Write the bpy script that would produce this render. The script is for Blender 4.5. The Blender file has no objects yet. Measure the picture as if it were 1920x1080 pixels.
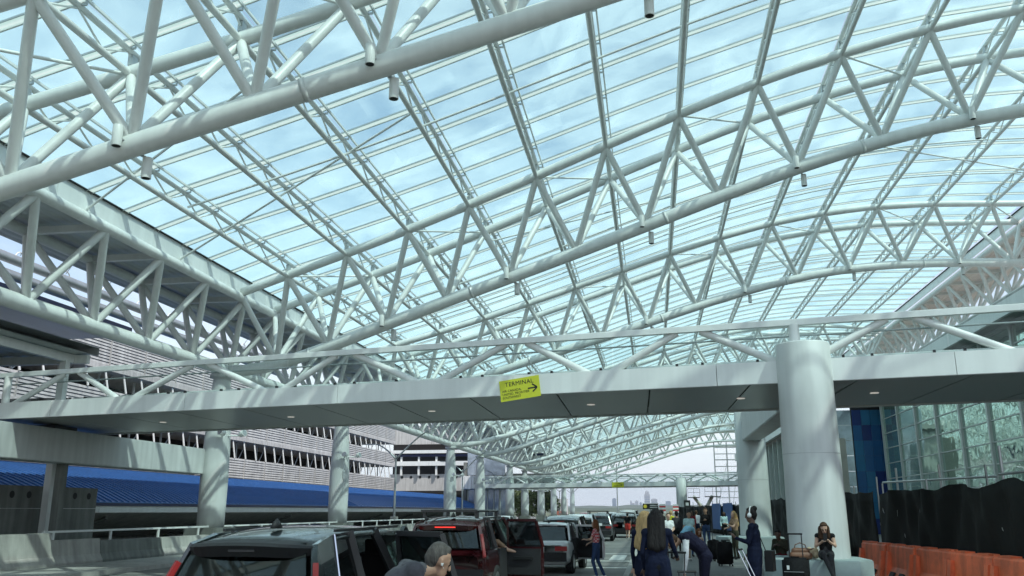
import bpy, bmesh, math, random
import numpy as np
from mathutils import Matrix, Vector
random.seed(7); rng = np.random.default_rng(7)
R = math.radians
sc = bpy.context.scene
COL = sc.collection

# ---------------------------------------------------------------- camera
CAM_H = 1.85
def cam_axes(yaw=R(8.94), pit=R(14.336), roll=R(-.033)):
    f = Vector((-math.sin(yaw)*math.cos(pit), math.cos(yaw)*math.cos(pit), math.sin(pit)))
    r = Vector((math.cos(yaw), math.sin(yaw), 0)); u = r.cross(f)
    return math.cos(roll)*r+math.sin(roll)*u, -math.sin(roll)*r+math.cos(roll)*u, f
_r, _u, _f = cam_axes()
cam = bpy.data.cameras.new('camera'); cam.sensor_width = 36; cam.lens = 36*1636/1920
cam.clip_start = .1; cam.clip_end = 40000
cam_o = bpy.data.objects.new('camera', cam); COL.objects.link(cam_o)
m = Matrix((( _r.x,_u.x,-_f.x,0),(_r.y,_u.y,-_f.y,0),(_r.z,_u.z,-_f.z,CAM_H),(0,0,0,1)))
cam_o.matrix_world = m
sc.camera = cam_o

# ---------------------------------------------------------------- sky, sun, exposure
LDIR = Vector((-.54, .46, -.86)).normalized()          # the way sunlight travels
SUN_EL = math.asin(-LDIR.z); SUN_AZ = math.atan2(-LDIR.x, -LDIR.y)
w = bpy.data.worlds.new('World'); sc.world = w; w.use_nodes = True
nt = w.node_tree; N = nt.nodes; L = nt.links
bg = N['Background']; bg.inputs['Strength'].default_value = .145
sky = N.new('ShaderNodeTexSky'); sky.sky_type = 'NISHITA'; sky.sun_disc = False
sky.sun_elevation = SUN_EL; sky.sun_rotation = SUN_AZ; sky.air_density = 1.15; sky.dust_density = .8; sky.ozone_density = 1.3
tc = N.new('ShaderNodeTexCoord'); sep = N.new('ShaderNodeSeparateXYZ'); L.new(tc.outputs['Generated'], sep.inputs[0])
mx = N.new('ShaderNodeMath'); mx.operation = 'MAXIMUM'; L.new(sep.outputs['Z'], mx.inputs[0]); mx.inputs[1].default_value = 0
ad = N.new('ShaderNodeMath'); ad.operation = 'ADD'; L.new(mx.outputs[0], ad.inputs[0]); ad.inputs[1].default_value = .09
dv = []
for ax in 'XY':
    d = N.new('ShaderNodeMath'); d.operation = 'DIVIDE'; L.new(sep.outputs[ax], d.inputs[0]); L.new(ad.outputs[0], d.inputs[1]); dv.append(d)
cb = N.new('ShaderNodeCombineXYZ'); L.new(dv[0].outputs[0], cb.inputs[0]); L.new(dv[1].outputs[0], cb.inputs[1])
nz = N.new('ShaderNodeTexNoise'); nz.inputs['Scale'].default_value = .62; nz.inputs['Detail'].default_value = 9; nz.inputs['Roughness'].default_value = .58; nz.inputs['Distortion'].default_value = .35
L.new(cb.outputs[0], nz.inputs['Vector'])
rp = N.new('ShaderNodeValToRGB'); rp.color_ramp.elements[0].position = .38; rp.color_ramp.elements[1].position = .76
L.new(nz.outputs['Fac'], rp.inputs[0])
hz = N.new('ShaderNodeMapRange'); hz.inputs[1].default_value = 0; hz.inputs[2].default_value = .34; hz.inputs[3].default_value = .92; hz.inputs[4].default_value = 0
L.new(sep.outputs['Z'], hz.inputs[0])
cl = N.new('ShaderNodeMath'); cl.operation = 'MULTIPLY'; cl.inputs[1].default_value = .80; L.new(rp.outputs[0], cl.inputs[0])
mixh = N.new('ShaderNodeMix'); mixh.data_type = 'RGBA'; L.new(hz.outputs[0], mixh.inputs['Factor']); L.new(sky.outputs[0], mixh.inputs['A']); mixh.inputs['B'].default_value = (5.6, 6.15, 6.6, 1)
cc = N.new('ShaderNodeMix'); cc.data_type = 'RGBA'; L.new(hz.outputs[0], cc.inputs['Factor']); cc.inputs['A'].default_value = (7.7, 7.8, 7.75, 1); cc.inputs['B'].default_value = (6.4, 6.6, 6.8, 1)
mixc = N.new('ShaderNodeMix'); mixc.data_type = 'RGBA'; L.new(cl.outputs[0], mixc.inputs['Factor'])
L.new(mixh.outputs['Result'], mixc.inputs['A']); L.new(cc.outputs['Result'], mixc.inputs['B'])
L.new(mixc.outputs['Result'], bg.inputs['Color'])

sun = bpy.data.lights.new('sun', 'SUN'); sun.energy = 3.2; sun.angle = R(.53); sun.color = (1, .955, .89)
sun_o = bpy.data.objects.new('sun', sun); COL.objects.link(sun_o)
sun_o.rotation_euler = LDIR.to_track_quat('-Z', 'Y').to_euler(); sun_o.location = (20, -30, 60)
vs = sc.view_settings; vs.view_transform = 'Standard'; vs.look = 'None'; vs.gamma = 1; vs.exposure = .34; vs.use_curve_mapping = False
sc.cycles.transparent_max_bounces = 24; sc.cycles.max_bounces = 8; sc.cycles.diffuse_bounces = 4; sc.cycles.glossy_bounces = 4
sc.cycles.caustics_reflective = False; sc.cycles.caustics_refractive = False
sc.cycles.sample_clamp_indirect = 6

# ---------------------------------------------------------------- materials
MATS = {}
def mat(name, col, rough=.5, metal=0., var=.12, vscale=1.5, bump=0., bscale=40., stretch=None, spec=.5, coat=0., streak=0.):
    if name in MATS: return MATS[name]
    m = bpy.data.materials.new(name); m.use_nodes = True; MATS[name] = m
    n = m.node_tree.nodes; l = m.node_tree.links; b = n['Principled BSDF']
    b.inputs['Roughness'].default_value = rough; b.inputs['Metallic'].default_value = metal
    b.inputs['Specular IOR Level'].default_value = spec; b.inputs['Coat Weight'].default_value = coat; b.inputs['Coat Roughness'].default_value = .04
    g = n.new('ShaderNodeNewGeometry'); src = g.outputs['Position']
    if stretch:
        mp = n.new('ShaderNodeMapping'); mp.inputs['Scale'].default_value = stretch; l.new(src, mp.inputs[0]); src = mp.outputs[0]
    t = n.new('ShaderNodeTexNoise'); t.inputs['Scale'].default_value = vscale; t.inputs['Detail'].default_value = 6; t.inputs['Roughness'].default_value = .62; l.new(src, t.inputs['Vector'])
    mr = n.new('ShaderNodeMapRange'); mr.inputs[1].default_value = .25; mr.inputs[2].default_value = .75; mr.inputs[3].default_value = 1-var; mr.inputs[4].default_value = 1+var; l.new(t.outputs['Fac'], mr.inputs[0])
    val = mr.outputs[0]
    if streak:
        mp = n.new('ShaderNodeMapping'); mp.inputs['Scale'].default_value = (3., 3., .22); l.new(g.outputs['Position'], mp.inputs[0])
        t3 = n.new('ShaderNodeTexNoise'); t3.inputs['Scale'].default_value = 1.3; t3.inputs['Detail'].default_value = 5; l.new(mp.outputs[0], t3.inputs['Vector'])
        m3 = n.new('ShaderNodeMapRange'); m3.inputs[1].default_value = .35; m3.inputs[2].default_value = .7; m3.inputs[3].default_value = 1; m3.inputs[4].default_value = 1-streak; l.new(t3.outputs['Fac'], m3.inputs[0])
        mm = n.new('ShaderNodeMath'); mm.operation = 'MULTIPLY'; l.new(val, mm.inputs[0]); l.new(m3.outputs[0], mm.inputs[1]); val = mm.outputs[0]
    mc = n.new('ShaderNodeMix'); mc.data_type = 'RGBA'; mc.blend_type = 'MULTIPLY'; mc.inputs['Factor'].default_value = 1
    mc.inputs['A'].default_value = (*col, 1); l.new(val, mc.inputs['B']); l.new(mc.outputs['Result'], b.inputs['Base Color'])
    r2 = n.new('ShaderNodeMapRange'); r2.inputs[3].default_value = max(.02, rough-.08); r2.inputs[4].default_value = min(1, rough+.08); l.new(t.outputs['Fac'], r2.inputs[0]); l.new(r2.outputs[0], b.inputs['Roughness'])
    if bump:
        t2 = n.new('ShaderNodeTexNoise'); t2.inputs['Scale'].default_value = bscale; t2.inputs['Detail'].default_value = 4; l.new(src, t2.inputs['Vector'])
        bp = n.new('ShaderNodeBump'); bp.inputs['Strength'].default_value = bump; bp.inputs['Distance'].default_value = .02; l.new(t2.outputs['Fac'], bp.inputs['Height']); l.new(bp.outputs[0], b.inputs['Normal'])
    return m
def glass_mat(name, tint, refl=.12, ior=.6, dirt=.05, dirtcol=(.75,.8,.8), rough=.02, dscale=.7, cell=None):
    m = bpy.data.materials.new(name); m.use_nodes = True; MATS[name] = m
    n = m.node_tree.nodes; l = m.node_tree.links; n.clear()
    out = n.new('ShaderNodeOutputMaterial'); tr = n.new('ShaderNodeBsdfTransparent'); tr.inputs[0].default_value = (*tint, 1)
    gl = n.new('ShaderNodeBsdfGlossy'); gl.inputs['Roughness'].default_value = rough; gl.inputs[0].default_value = (.95, .98, .97, 1)
    fr = n.new('ShaderNodeLayerWeight'); fr.inputs[0].default_value = .5
    pw = n.new('ShaderNodeMath'); pw.operation = 'POWER'; pw.inputs[1].default_value = 5; l.new(fr.outputs['Facing'], pw.inputs[0])
    ad = n.new('ShaderNodeMath'); ad.operation = 'MULTIPLY_ADD'; ad.inputs[1].default_value = ior; ad.inputs[2].default_value = refl; ad.use_clamp = True; l.new(pw.outputs[0], ad.inputs[0])
    m1 = n.new('ShaderNodeMixShader'); l.new(ad.outputs[0], m1.inputs[0]); l.new(tr.outputs[0], m1.inputs[1]); l.new(gl.outputs[0], m1.inputs[2])
    tl = n.new('ShaderNodeBsdfTranslucent'); tl.inputs[0].default_value = (*dirtcol, 1)
    g = n.new('ShaderNodeNewGeometry'); t = n.new('ShaderNodeTexNoise'); t.inputs['Scale'].default_value = dscale; t.inputs['Detail'].default_value = 8; t.inputs['Distortion'].default_value = 1.2; l.new(g.outputs['Position'], t.inputs['Vector'])
    mr = n.new('ShaderNodeMapRange'); mr.inputs[1].default_value = .35; mr.inputs[2].default_value = .75; mr.inputs[3].default_value = dirt*.35; mr.inputs[4].default_value = dirt*1.8; l.new(t.outputs['Fac'], mr.inputs[0])
    fac = mr.outputs[0]
    if cell:                                        # panes differ a little in how dusty they are
        sn = n.new('ShaderNodeVectorMath'); sn.operation = 'SNAP'; sn.inputs[1].default_value = cell; of = n.new('ShaderNodeVectorMath'); of.operation = 'ADD'; of.inputs[1].default_value = (0, .25, 0); l.new(g.outputs['Position'], of.inputs[0]); l.new(of.outputs[0], sn.inputs[0])
        wn = n.new('ShaderNodeTexWhiteNoise'); l.new(sn.outputs[0], wn.inputs['Vector']); wr = n.new('ShaderNodeMapRange'); wr.inputs[3].default_value = .72; wr.inputs[4].default_value = 1.28; l.new(wn.outputs['Value'], wr.inputs[0])
        ml = n.new('ShaderNodeMath'); ml.operation = 'MULTIPLY'; l.new(mr.outputs[0], ml.inputs[0]); l.new(wr.outputs[0], ml.inputs[1]); fac = ml.outputs[0]
    m2 = n.new('ShaderNodeMixShader'); l.new(fac, m2.inputs[0]); l.new(m1.outputs[0], m2.inputs[1]); l.new(tl.outputs[0], m2.inputs[2])
    l.new(m2.outputs[0], out.inputs[0]); return m

STEEL = mat('white_painted_steel', (.76,.775,.755), .38, var=.05, vscale=.8, bump=.03, bscale=30, streak=.10)
STEELF = mat('white_fascia_paint', (.78,.80,.785), .32, var=.05, vscale=.6, streak=.10)
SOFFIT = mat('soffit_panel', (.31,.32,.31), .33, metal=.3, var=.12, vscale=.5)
DECK = mat('roof_deck_metal', (.52,.55,.55), .45, metal=.2, var=.08, vscale=.8)
GALV = mat('galvanised_steel', (.42,.44,.44), .4, metal=.7, var=.15, vscale=2)
ALU = mat('glazing_bar_paint', (.74,.76,.75), .4, var=.06)
DARKGAP = mat('dark_gap', (.015,.016,.017), .7)  # near-black for gaps, and for shade inside holes and slots
CONC = mat('concrete', (.42,.41,.38), .85, var=.22, vscale=1.1, bump=.25, bscale=25, streak=.30)
CONCD = mat('weathered_concrete', (.19,.20,.185), .9, var=.25, vscale=.9, bump=.25, bscale=20, streak=.35)
COLC = mat('painted_column', (.60,.62,.61), .5, var=.07, vscale=.8, bump=.08, bscale=60, streak=.16)
BENCH = mat('grey_green_concrete', (.33,.40,.40), .8, var=.15, vscale=2, bump=.15, bscale=40)
ASPH = mat('road_concrete', (.20,.195,.18), .85, var=.25, vscale=.5, bump=.3, bscale=60)
PAVE = mat('island_paving', (.16,.16,.155), .85, var=.2, vscale=1.2, bump=.2, bscale=50)
PAINTW_SUN = mat('road_paint_and_sun_white', (.62,.62,.58), .7, var=.22, vscale=4)  # white of the lane lines, also of stripes painted as sunlight
BLUE = mat('blue_roof_metal', (.055,.17,.42), .4, metal=.15, streak=.2, var=.08, vscale=.4)
BLUED = mat('blue_trim', (.010,.016,.075), .4)
LOUV = mat('louvre_metal', (.52,.515,.50), .5, metal=.2, var=.2, vscale=.9, streak=.25)
BLACK = mat('black_plastic', (.016,.016,.017), .55, spec=.3)
BLACKM = mat('black_metal', (.03,.03,.032), .35, metal=.3)
MESHF = mat('black_fence_fabric', (.011,.012,.011), .75, spec=.25, var=.35, vscale=3, bump=.5, bscale=6)
ORANGE = mat('orange_plastic', (.92,.19,.075), .55, var=.32, vscale=2.5, bump=.15, bscale=10, streak=.35)
YELLOW = mat('yellow_banner', (.60,.62,.035), .55, var=.06)
INK = mat('black_ink', (.012,.012,.012), .6)
WOODS = mat('timber_soffit', (.74,.70,.65), .6, var=.18, vscale=1, stretch=(1,.1,1))
CWALLM = mat('mullion_metal', (.50,.53,.51), .4, metal=.3, var=.06)
_n = WOODS.node_tree.nodes; _l = WOODS.node_tree.links; _o = _n['Material Output']; _t = _n.new('ShaderNodeBsdfTranslucent'); _t.inputs[0].default_value = (.74,.71,.67,1); _x = _n.new('ShaderNodeMixShader'); _x.inputs[0].default_value = .3
_l.new(_n['Principled BSDF'].outputs[0], _x.inputs[1]); _l.new(_t.outputs[0], _x.inputs[2]); _l.new(_x.outputs[0], _o.inputs[0])
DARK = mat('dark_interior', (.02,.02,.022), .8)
FARCONC = mat('pale_concrete', (.52,.515,.50), .85, var=.15, vscale=.4, streak=.3)
ROOFG = glass_mat('roof_glass', (.845,.98,.962), refl=.006, ior=.05, dirt=.17, cell=(3.05,2.05,60), dirtcol=(.80,.95,.93), dscale=.35)
RAILG = glass_mat('balustrade_glass', (.95,.975,.97), refl=.015, ior=.3, dirt=.015)
CARG = glass_mat('car_glass', (.28,.30,.31), refl=.06, ior=.7, dirt=.01)

# ---------------------------------------------------------------- object helpers
RM = {}; CH = {}
def _link(o, parent, M):
    COL.objects.link(o); o.matrix_basis = M; RM[o] = M
    if parent is not None: CH.setdefault(parent, []).append(o)
    if parent is not None:
        o.parent = parent; o.matrix_parent_inverse = RM[parent].inverted()
    return o
def tag(o, label=None, cat=None, group=None, kind=None):
    if label: o['label'] = label
    if cat: o['category'] = cat
    if group: o['group'] = group
    if kind: o['kind'] = kind
    return o
def thing(name, label, cat, loc=(0,0,0), rotz=0, group=None):
    o = bpy.data.objects.new(name, None); o.empty_display_size = .2
    _link(o, None, Matrix.Translation(loc) @ Matrix.Rotation(rotz, 4, 'Z'))
    return tag(o, label, cat, group)
def mesh(name, v, f, m, parent=None, smooth=False, M=None, midx=None):
    me = bpy.data.meshes.new(name); me.from_pydata([tuple(a) for a in v], [], f)
    for x in (m if isinstance(m, (list, tuple)) else [m]): me.materials.append(x)
    if smooth: me.polygons.foreach_set('use_smooth', [True]*len(me.polygons))
    if midx is not None: me.polygons.foreach_set('material_index', list(midx))
    me.update()
    return _link(bpy.data.objects.new(name, me), parent, M or Matrix())
def local(parent): return RM[parent]
_uc = {}
def unit_cyl(m, n=10, taper=1.0):
    k = (m.name, n, taper)
    if k in _uc: return _uc[k]
    v = []; f = []
    for z, r in ((0, 1), (1, taper)):
        for i in range(n): a = 2*math.pi*i/n; v.append((r*math.cos(a), r*math.sin(a), z))
    for i in range(n): j = (i+1) % n; f.append((i, j, n+j, n+i))
    f.append(tuple(range(n-1, -1, -1))); f.append(tuple(range(n, 2*n)))
    me = bpy.data.meshes.new('tube'); me.from_pydata(v, [], f); me.materials.append(m)
    me.polygons.foreach_set('use_smooth', [True]*n+[False, False]); me.update(); _uc[k] = me; return me
def tube(name, p, q, r, m, parent=None, n=10, taper=1.0):
    p = Vector(p); q = Vector(q); d = q-p; ln = d.length
    M = Matrix.Translation(p) @ d.to_track_quat('Z', 'Y').to_matrix().to_4x4() @ Matrix.Diagonal((r, r, ln, 1))
    return _link(bpy.data.objects.new(name, unit_cyl(m, n, taper)), parent, M)
_ub = {}
def unit_box(m, bev=False):
    k = (m.name, bev)
    if k in _ub: return _ub[k]
    v = [(x, y, z) for z in (-.5, .5) for y in (-.5, .5) for x in (-.5, .5)]
    f = [(0,2,3,1),(4,5,7,6),(0,1,5,4),(2,6,7,3),(0,4,6,2),(1,3,7,5)]
    me = bpy.data.meshes.new('block'); me.from_pydata(v, [], f); me.materials.append(m); me.update(); _ub[k] = me; return me
def box(name, c, s, m, parent=None, rotz=0, rot=None):
    M = Matrix.Translation(c) @ (rot.to_4x4() if rot is not None else Matrix.Rotation(rotz, 4, 'Z')) @ Matrix.Diagonal((*s, 1))
    return _link(bpy.data.objects.new(name, unit_box(m)), parent, M)
def pbox(name, c, s, m, parent, rot=(0,0,0)):
    """a box placed in the frame of its parent thing"""
    M = RM[parent] @ Matrix.Translation(c) @ Matrix.Rotation(rot[2],4,'Z') @ Matrix.Rotation(rot[1],4,'Y') @ Matrix.Rotation(rot[0],4,'X') @ Matrix.Diagonal((*s, 1))
    return _link(bpy.data.objects.new(name, unit_box(m)), parent, M)
def ptube(name, p, q, r, m, parent, n=10, taper=1.0):
    B = RM[parent]; return tube(name, B @ Vector(p), B @ Vector(q), r, m, parent, n, taper)
def pmesh(name, v, f, m, parent, smooth=False, midx=None, frame=None):
    return mesh(name, v, f, m, parent, smooth, RM[frame or parent], midx)
def sweep_geo(pts, r, n=12, caps=True):
    pts = [Vector(p) for p in pts]; v = []; f = []; k = len(pts)
    up = None
    for i, p in enumerate(pts):
        t = (pts[min(i+1, k-1)]-pts[max(i-1, 0)]).normalized()
        if up is None:
            up = Vector((0,0,1)) if abs(t.z) < .9 else Vector((1,0,0))
        s = t.cross(up).normalized(); b = s.cross(t).normalized(); up = b
        rr = r[i] if isinstance(r, (list, tuple)) else r
        for j in range(n):
            a = 2*math.pi*j/n; v.append(p + s*(rr*math.cos(a)) + b*(rr*math.sin(a)))
    for i in range(k-1):
        for j in range(n):
            j2 = (j+1) % n; f.append((i*n+j, i*n+j2, (i+1)*n+j2, (i+1)*n+j))
    if caps: f.append(tuple(range(n-1, -1, -1))); f.append(tuple(range((k-1)*n, k*n)))
    return v, f
def sweep(name, pts, r, m, parent=None, n=12):
    v, f = sweep_geo(pts, r, n); return mesh(name, v, f, m, parent, True)
class MB:
    """collects boxes and prisms for ONE mesh object"""
    def __init__(s): s.v = []; s.f = []
    def box(s, c, d, rz=0, M=None):
        b = len(s.v); Mx = M or (Matrix.Translation(c) @ Matrix.Rotation(rz, 4, 'Z'))
        for z in (-.5, .5):
            for y in (-.5, .5):
                for x in (-.5, .5): s.v.append(Mx @ Vector((x*d[0], y*d[1], z*d[2])))
        s.f += [tuple(b+i for i in q) for q in ((0,2,3,1),(4,5,7,6),(0,1,5,4),(2,6,7,3),(0,4,6,2),(1,3,7,5))]
        return s
    def bar(s, p, q, w, h):
        p = Vector(p); q = Vector(q); d = q-p
        M = Matrix.Translation((p+q)/2) @ d.to_track_quat('Y', 'Z').to_matrix().to_4x4()
        return s.box(None, (w, d.length, h), M=M)
    def add(s, v, f):
        b = len(s.v); s.v += [Vector(x) for x in v]; s.f += [tuple(b+i for i in q) for q in f]; return s
    def tube(s, p, q, r, n=6): v, f = sweep_geo([p, q], r, n); return s.add(v, f)
    def build(s, name, m, parent=None, smooth=False, M=None): return mesh(name, s.v, s.f, m, parent, smooth, M)
def prism(poly, y0, y1):
    """poly of (x,z) swept along y"""
    n = len(poly); v = [(x, y0, z) for x, z in poly]+[(x, y1, z) for x, z in poly]
    f = [(i, (i+1) % n, n+(i+1) % n, n+i) for i in range(n)]+[tuple(range(n-1, -1, -1)), tuple(range(n, 2*n))]
    return v, f
def lathe(prof, n=20, cx=0, cy=0, ex=1., ey=1.):
    v = []; f = []
    for r, z in prof:
        for i in range(n): a = 2*math.pi*i/n; v.append((cx+ex*r*math.cos(a), cy+ey*r*math.sin(a), z))
    for k in range(len(prof)-1):
        for i in range(n): j = (i+1) % n; f.append((k*n+i, k*n+j, (k+1)*n+j, (k+1)*n+i))
    f.append(tuple(range(n-1, -1, -1))); f.append(tuple(range((len(prof)-1)*n, len(prof)*n)))
    return v, f
def copy_tree(o, M):
    c = o.copy(); COL.objects.link(c); c.matrix_basis = M; RM[c] = M
    def rec(a, b):
        for ch in CH.get(a, []):
            d = ch.copy(); COL.objects.link(d); d.parent = b; d.matrix_parent_inverse = ch.matrix_parent_inverse; CH.setdefault(b, []).append(d); pend.append((ch, d)); rec(ch, d)
    pend = []; rec(o, c)
    for a, d in pend: RM[d] = M @ RM[o].inverted() @ RM[a]
    return c
def text_mesh(name, s, size, M, m, parent, align='LEFT', extr=.002, spacing=1.0):
    cu = bpy.data.curves.new(name, 'FONT'); cu.body = s; cu.size = size; cu.align_x = align; cu.extrude = extr; cu.space_character = spacing; cu.resolution_u = 2
    t = bpy.data.objects.new('tmp', cu); COL.objects.link(t)
    dg = bpy.context.evaluated_depsgraph_get(); me = bpy.data.meshes.new_from_object(t.evaluated_get(dg)); bpy.data.objects.remove(t)
    me.materials.clear(); me.materials.append(m); me.name = name
    return _link(bpy.data.objects.new(name, me), parent, M)
# ================================================================ the canopy
PT = [17.22310661,6.71582403,-1.23494722,-3.11831664,-0.26765967,1.10166856]
def zt(x): t = x/20.; return sum(c*t**i for i, c in enumerate(PT))
_bx = [-19.8,-17,-14.6,-13.7,-11.6,-8.7,-5.8,-3,.1,1.9,3.3,6.5,9.7,13.2,16.3,19.9,23.6,26.1]
_bz = [8.28,8.62,9.08,9.33,10.1,11.04,11.86,12.72,13.6,14.2,14.72,15.6,16.45,16.92,17.08,17.12,17.02,16.85]
PB = np.polyfit(np.array(_bx)/20, _bz, 7)
def zb(x): return float(np.polyval(PB, x/20.))
ND = [-18.3,-15.95,-13.1,-10.2,-7.4,-4.4,-1.4,1.65,4.85,8.1,11.4,14.65,18.1,21.5,24.6]
HW = 1.87
ORD = ['first','second','third','fourth','fifth','sixth','seventh','eighth','ninth','tenth','eleventh','twelfth','thirteenth','fourteenth','fifteenth','sixteenth']
TR = [(-3.5,-.10),(18.0,.067),(36.0,-.124),(56.1,.05),(90.7,.216),(100.2,-.085),(126.5,.13),(137.,-.085),(161.,.11),(178.,-.08),(202.,.08),(220,-.08)]
TLAB = ['white tubular arch truss over the kerb, the one standing behind the near row of spotlights',
 'white tubular arch truss nearest this side of the footbridge with the yellow banner',
 'white tubular arch truss above the footbridge, landing on the box beam column',
 'white tubular arch truss just beyond the near footbridge, landing on the oval plate column']
def truss(k, Y0, sk):
    lab = TLAB[k] if k < 4 else 'distant white tubular arch truss, %s beyond the near footbridge' % ORD[k-2]
    t = thing('arch_truss', lab, 'roof truss', (-19.8, Y0-19.8*sk, 8.28), 0, 'arch trusses carrying the glass roof')
    Yc = lambda x: Y0+sk*x
    xs = np.linspace(-18.3, 24.6, 44)
    for o in (-HW, HW):
        sweep('top_chord', [(x, Yc(x)+o, zt(x)) for x in xs], .20 if k < 5 else .19, STEEL, t, 14 if k < 5 else 8)
    sweep('bottom_chord', [(x, Yc(x), zb(x)) for x in np.linspace(-19.8, 26.1, 46)], .275, STEEL, t, 16 if k < 5 else 8)
    wr = .135; ns = 10 if k < 5 else 6
    for i in range(len(ND)-1):
        xm = (ND[i]+ND[i+1])/2; b = (xm, Yc(xm), zb(xm)+.1)
        for o in (-HW, HW):
            for e in (0, 1):
                x = ND[i+e]; tube('web', (x, Yc(x)+o, zt(x)-.08), b, wr, STEEL, t, ns)
    if k < 5:
        for i in range(0, len(ND)-1, 1):          # light tie between the two top chords
            x = ND[i]; x2 = ND[i+1]
            if i % 2: tube('tie', (x, Yc(x)-HW, zt(x)-.05), (x2, Yc(x2)+HW, zt(x2)-.05), .045, STEEL, t, 6)
    if 0 < k < 5:
        for x in ND[1:-1]:
            for o in (-HW, HW): box('purlin_seat', (x, Yc(x)+o, zt(x)+.33), (.13, .24, .30), GALV, t)
        for x in (-15.4, -7.6, 1.0, 9.0, 17.6):
            d = Vector((.1, sk*.1, zb(x+.05)-zb(x-.05))).normalized()*.07; c = Vector((x, Yc(x), zb(x))); tube('splice_collar', c-d, c+d, .289, STEEL, t, 16)
    return t
for k, (Y0, sk) in enumerate(TR): truss(k, Y0, sk)

def spotlight(x, y, z, lab, big):
    t = thing('spotlight', lab, 'spotlight', (x, y, z), 0, 'spotlights clamped to the arch trusses')
    n = 14 if big else 8
    tube('housing', (x, y, z), (x, y, z+.5), .115, STEEL, t, n)
    tube('lens', (x, y, z-.004), (x, y, z+.02), .094, DARKGAP, t, n)
    return t
SPX = [-11.65,-5.85,.1,6.45,13.1,19.8]
for k, (Y0, sk) in enumerate(TR[:7]):
    if k == 0: continue
    near = ['', 'before the footbridge', 'above the footbridge', 'just past the footbridge'][k] if k < 4 else '%s past the footbridge' % ORD[k-2]
    for j, x in enumerate(SPX):
        y = Y0+sk*x
        for s in ((-1, 1) if k < 4 else (-1,)):
            zz = zb(x)-.16 if s < 0 else zb(x)-.70
            xo = x-.12*(s < 0)+.25*(s > 0)
            t = spotlight(xo, y+(.40*s if s < 0 else .30), zz, '%s spotlight, %s from the garage, on the arch truss %s' % ('upper' if s < 0 else 'lower', ORD[j], near), k < 4)
            if s < 0: tube('bracket', (xo, y-.40, zz+.25), (x, y-.2, zb(x)), .03, GALV, t, 6)
            else: tube('bracket', (xo, y+.30, zz+.5), (x+.05, y+.18, zb(x)-.12), .03, GALV, t, 6)

# ---- long slim trusses running with the road
Y_A, Y_B = -12., 226.
BAR = 2.05
BY = np.arange(Y_A, Y_B, BAR)
def purlin(i):
    x = ND[i]; z = zt(x)
    t = thing('purlin_truss', 'slim white roof truss running with the road, %s from the garage side gutter' % ORD[i-1], 'roof truss', (x, Y_A, z), 0, 'slim roof trusses running with the road')
    tube('top_tube', (x, Y_A, z+.56), (x, Y_B, z+.56), .085, STEEL, t, 10)
    tube('bottom_tube', (x, Y_A, z-.06), (x, Y_B, z-.06), .095, STEEL, t, 10)
    mb = MB(); mb2 = MB()
    for a in BY:
        mb.tube((x, a, z+.5), (x, a+BAR/2, z), .032, 5); mb.tube((x, a+BAR/2, z), (x, a+BAR, z+.5), .032, 5)
        mb2.box((x+.10, a, z+.58), (.22, .05, .05)); mb2.box((x+.2, a, z+.66), (.03, .06, .14))
    tag(mb.build('lacing', STEEL, t, True), kind='stuff'); tag(mb2.build('bracket_row', GALV, t), kind='stuff')
    box('rafter', (x+.2, (Y_A+Y_B)/2, z+.715), (.055, Y_B-Y_A, .07), ALU, t)
for i in range(1, len(ND)-1): purlin(i)

# ---- glass skin
GOFF = .80
roof = thing('glass_roof', 'curved clear glass roof skin over the roadway', 'glass roof', (-18.3, Y_A, zt(-18.3)+.7))
GX = [-18.25]+ND[1:-1]+[24.3]
GZ = [zt(x)+GOFF for x in GX]; GZ[0] = 12.22
def bar_mesh():
    v = []; f = []
    for x, z in zip(GX, GZ):
        for y0, y1, z0, z1 in ((-.135,.135,-.055,-.035),(-.158,-.135,-.075,-.02),(.135,.158,-.075,-.02)):
            for dy, dz in ((y0,z0),(y1,z0),(y1,z1),(y0,z1)): v.append((x, dy, z+dz))
    mi = []
    for i in range(len(GX)-1):
        for b in range(3):
            for j in range(4): f.append((i*12+b*4+j, i*12+b*4+(j+1) % 4, (i+1)*12+b*4+(j+1) % 4, (i+1)*12+b*4+j)); mi.append(0 if b == 0 else 1)
    me = bpy.data.meshes.new('glazing_bar'); me.from_pydata(v, [], f); me.materials.append(FRIT); me.materials.append(GALV); me.polygons.foreach_set('material_index', mi); me.update(); return me
FRIT = bpy.data.materials.new('translucent_glazing_strip'); FRIT.use_nodes = True
_fn = FRIT.node_tree.nodes; _fl = FRIT.node_tree.links; _fn.clear(); _fo = _fn.new('ShaderNodeOutputMaterial'); _fm = _fn.new('ShaderNodeMixShader'); _ft = _fn.new('ShaderNodeBsdfTranslucent'); _ft.inputs[0].default_value = (.92,.92,.88,1); _fd = _fn.new('ShaderNodeBsdfDiffuse'); _fd.inputs[0].default_value = (.7,.71,.68,1); _fm.inputs[0].default_value = .18
_fl.new(_ft.outputs[0], _fm.inputs[1]); _fl.new(_fd.outputs[0], _fm.inputs[2]); _fl.new(_fm.outputs[0], _fo.inputs[0])
bm_ = bar_mesh()
for y in BY: _link(bpy.data.objects.new('glazing_bar', bm_), roof, Matrix.Translation((0, y, 0)))
def pane_geo(i):
    x0, x1 = GX[i]+.02, GX[i+1]-.02; z0, z1 = GZ[i], GZ[i+1]; v = []
    for dz in (0, .02):
        v += [(x0, .03, z0+dz), (x1, .03, z1+dz), (x1, BAR-.03, z1+dz), (x0, BAR-.03, z0+dz)]
    return v, [(3,2,1,0),(4,5,6,7),(0,1,5,4),(1,2,6,5),(2,3,7,6),(3,0,4,7)]
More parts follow.
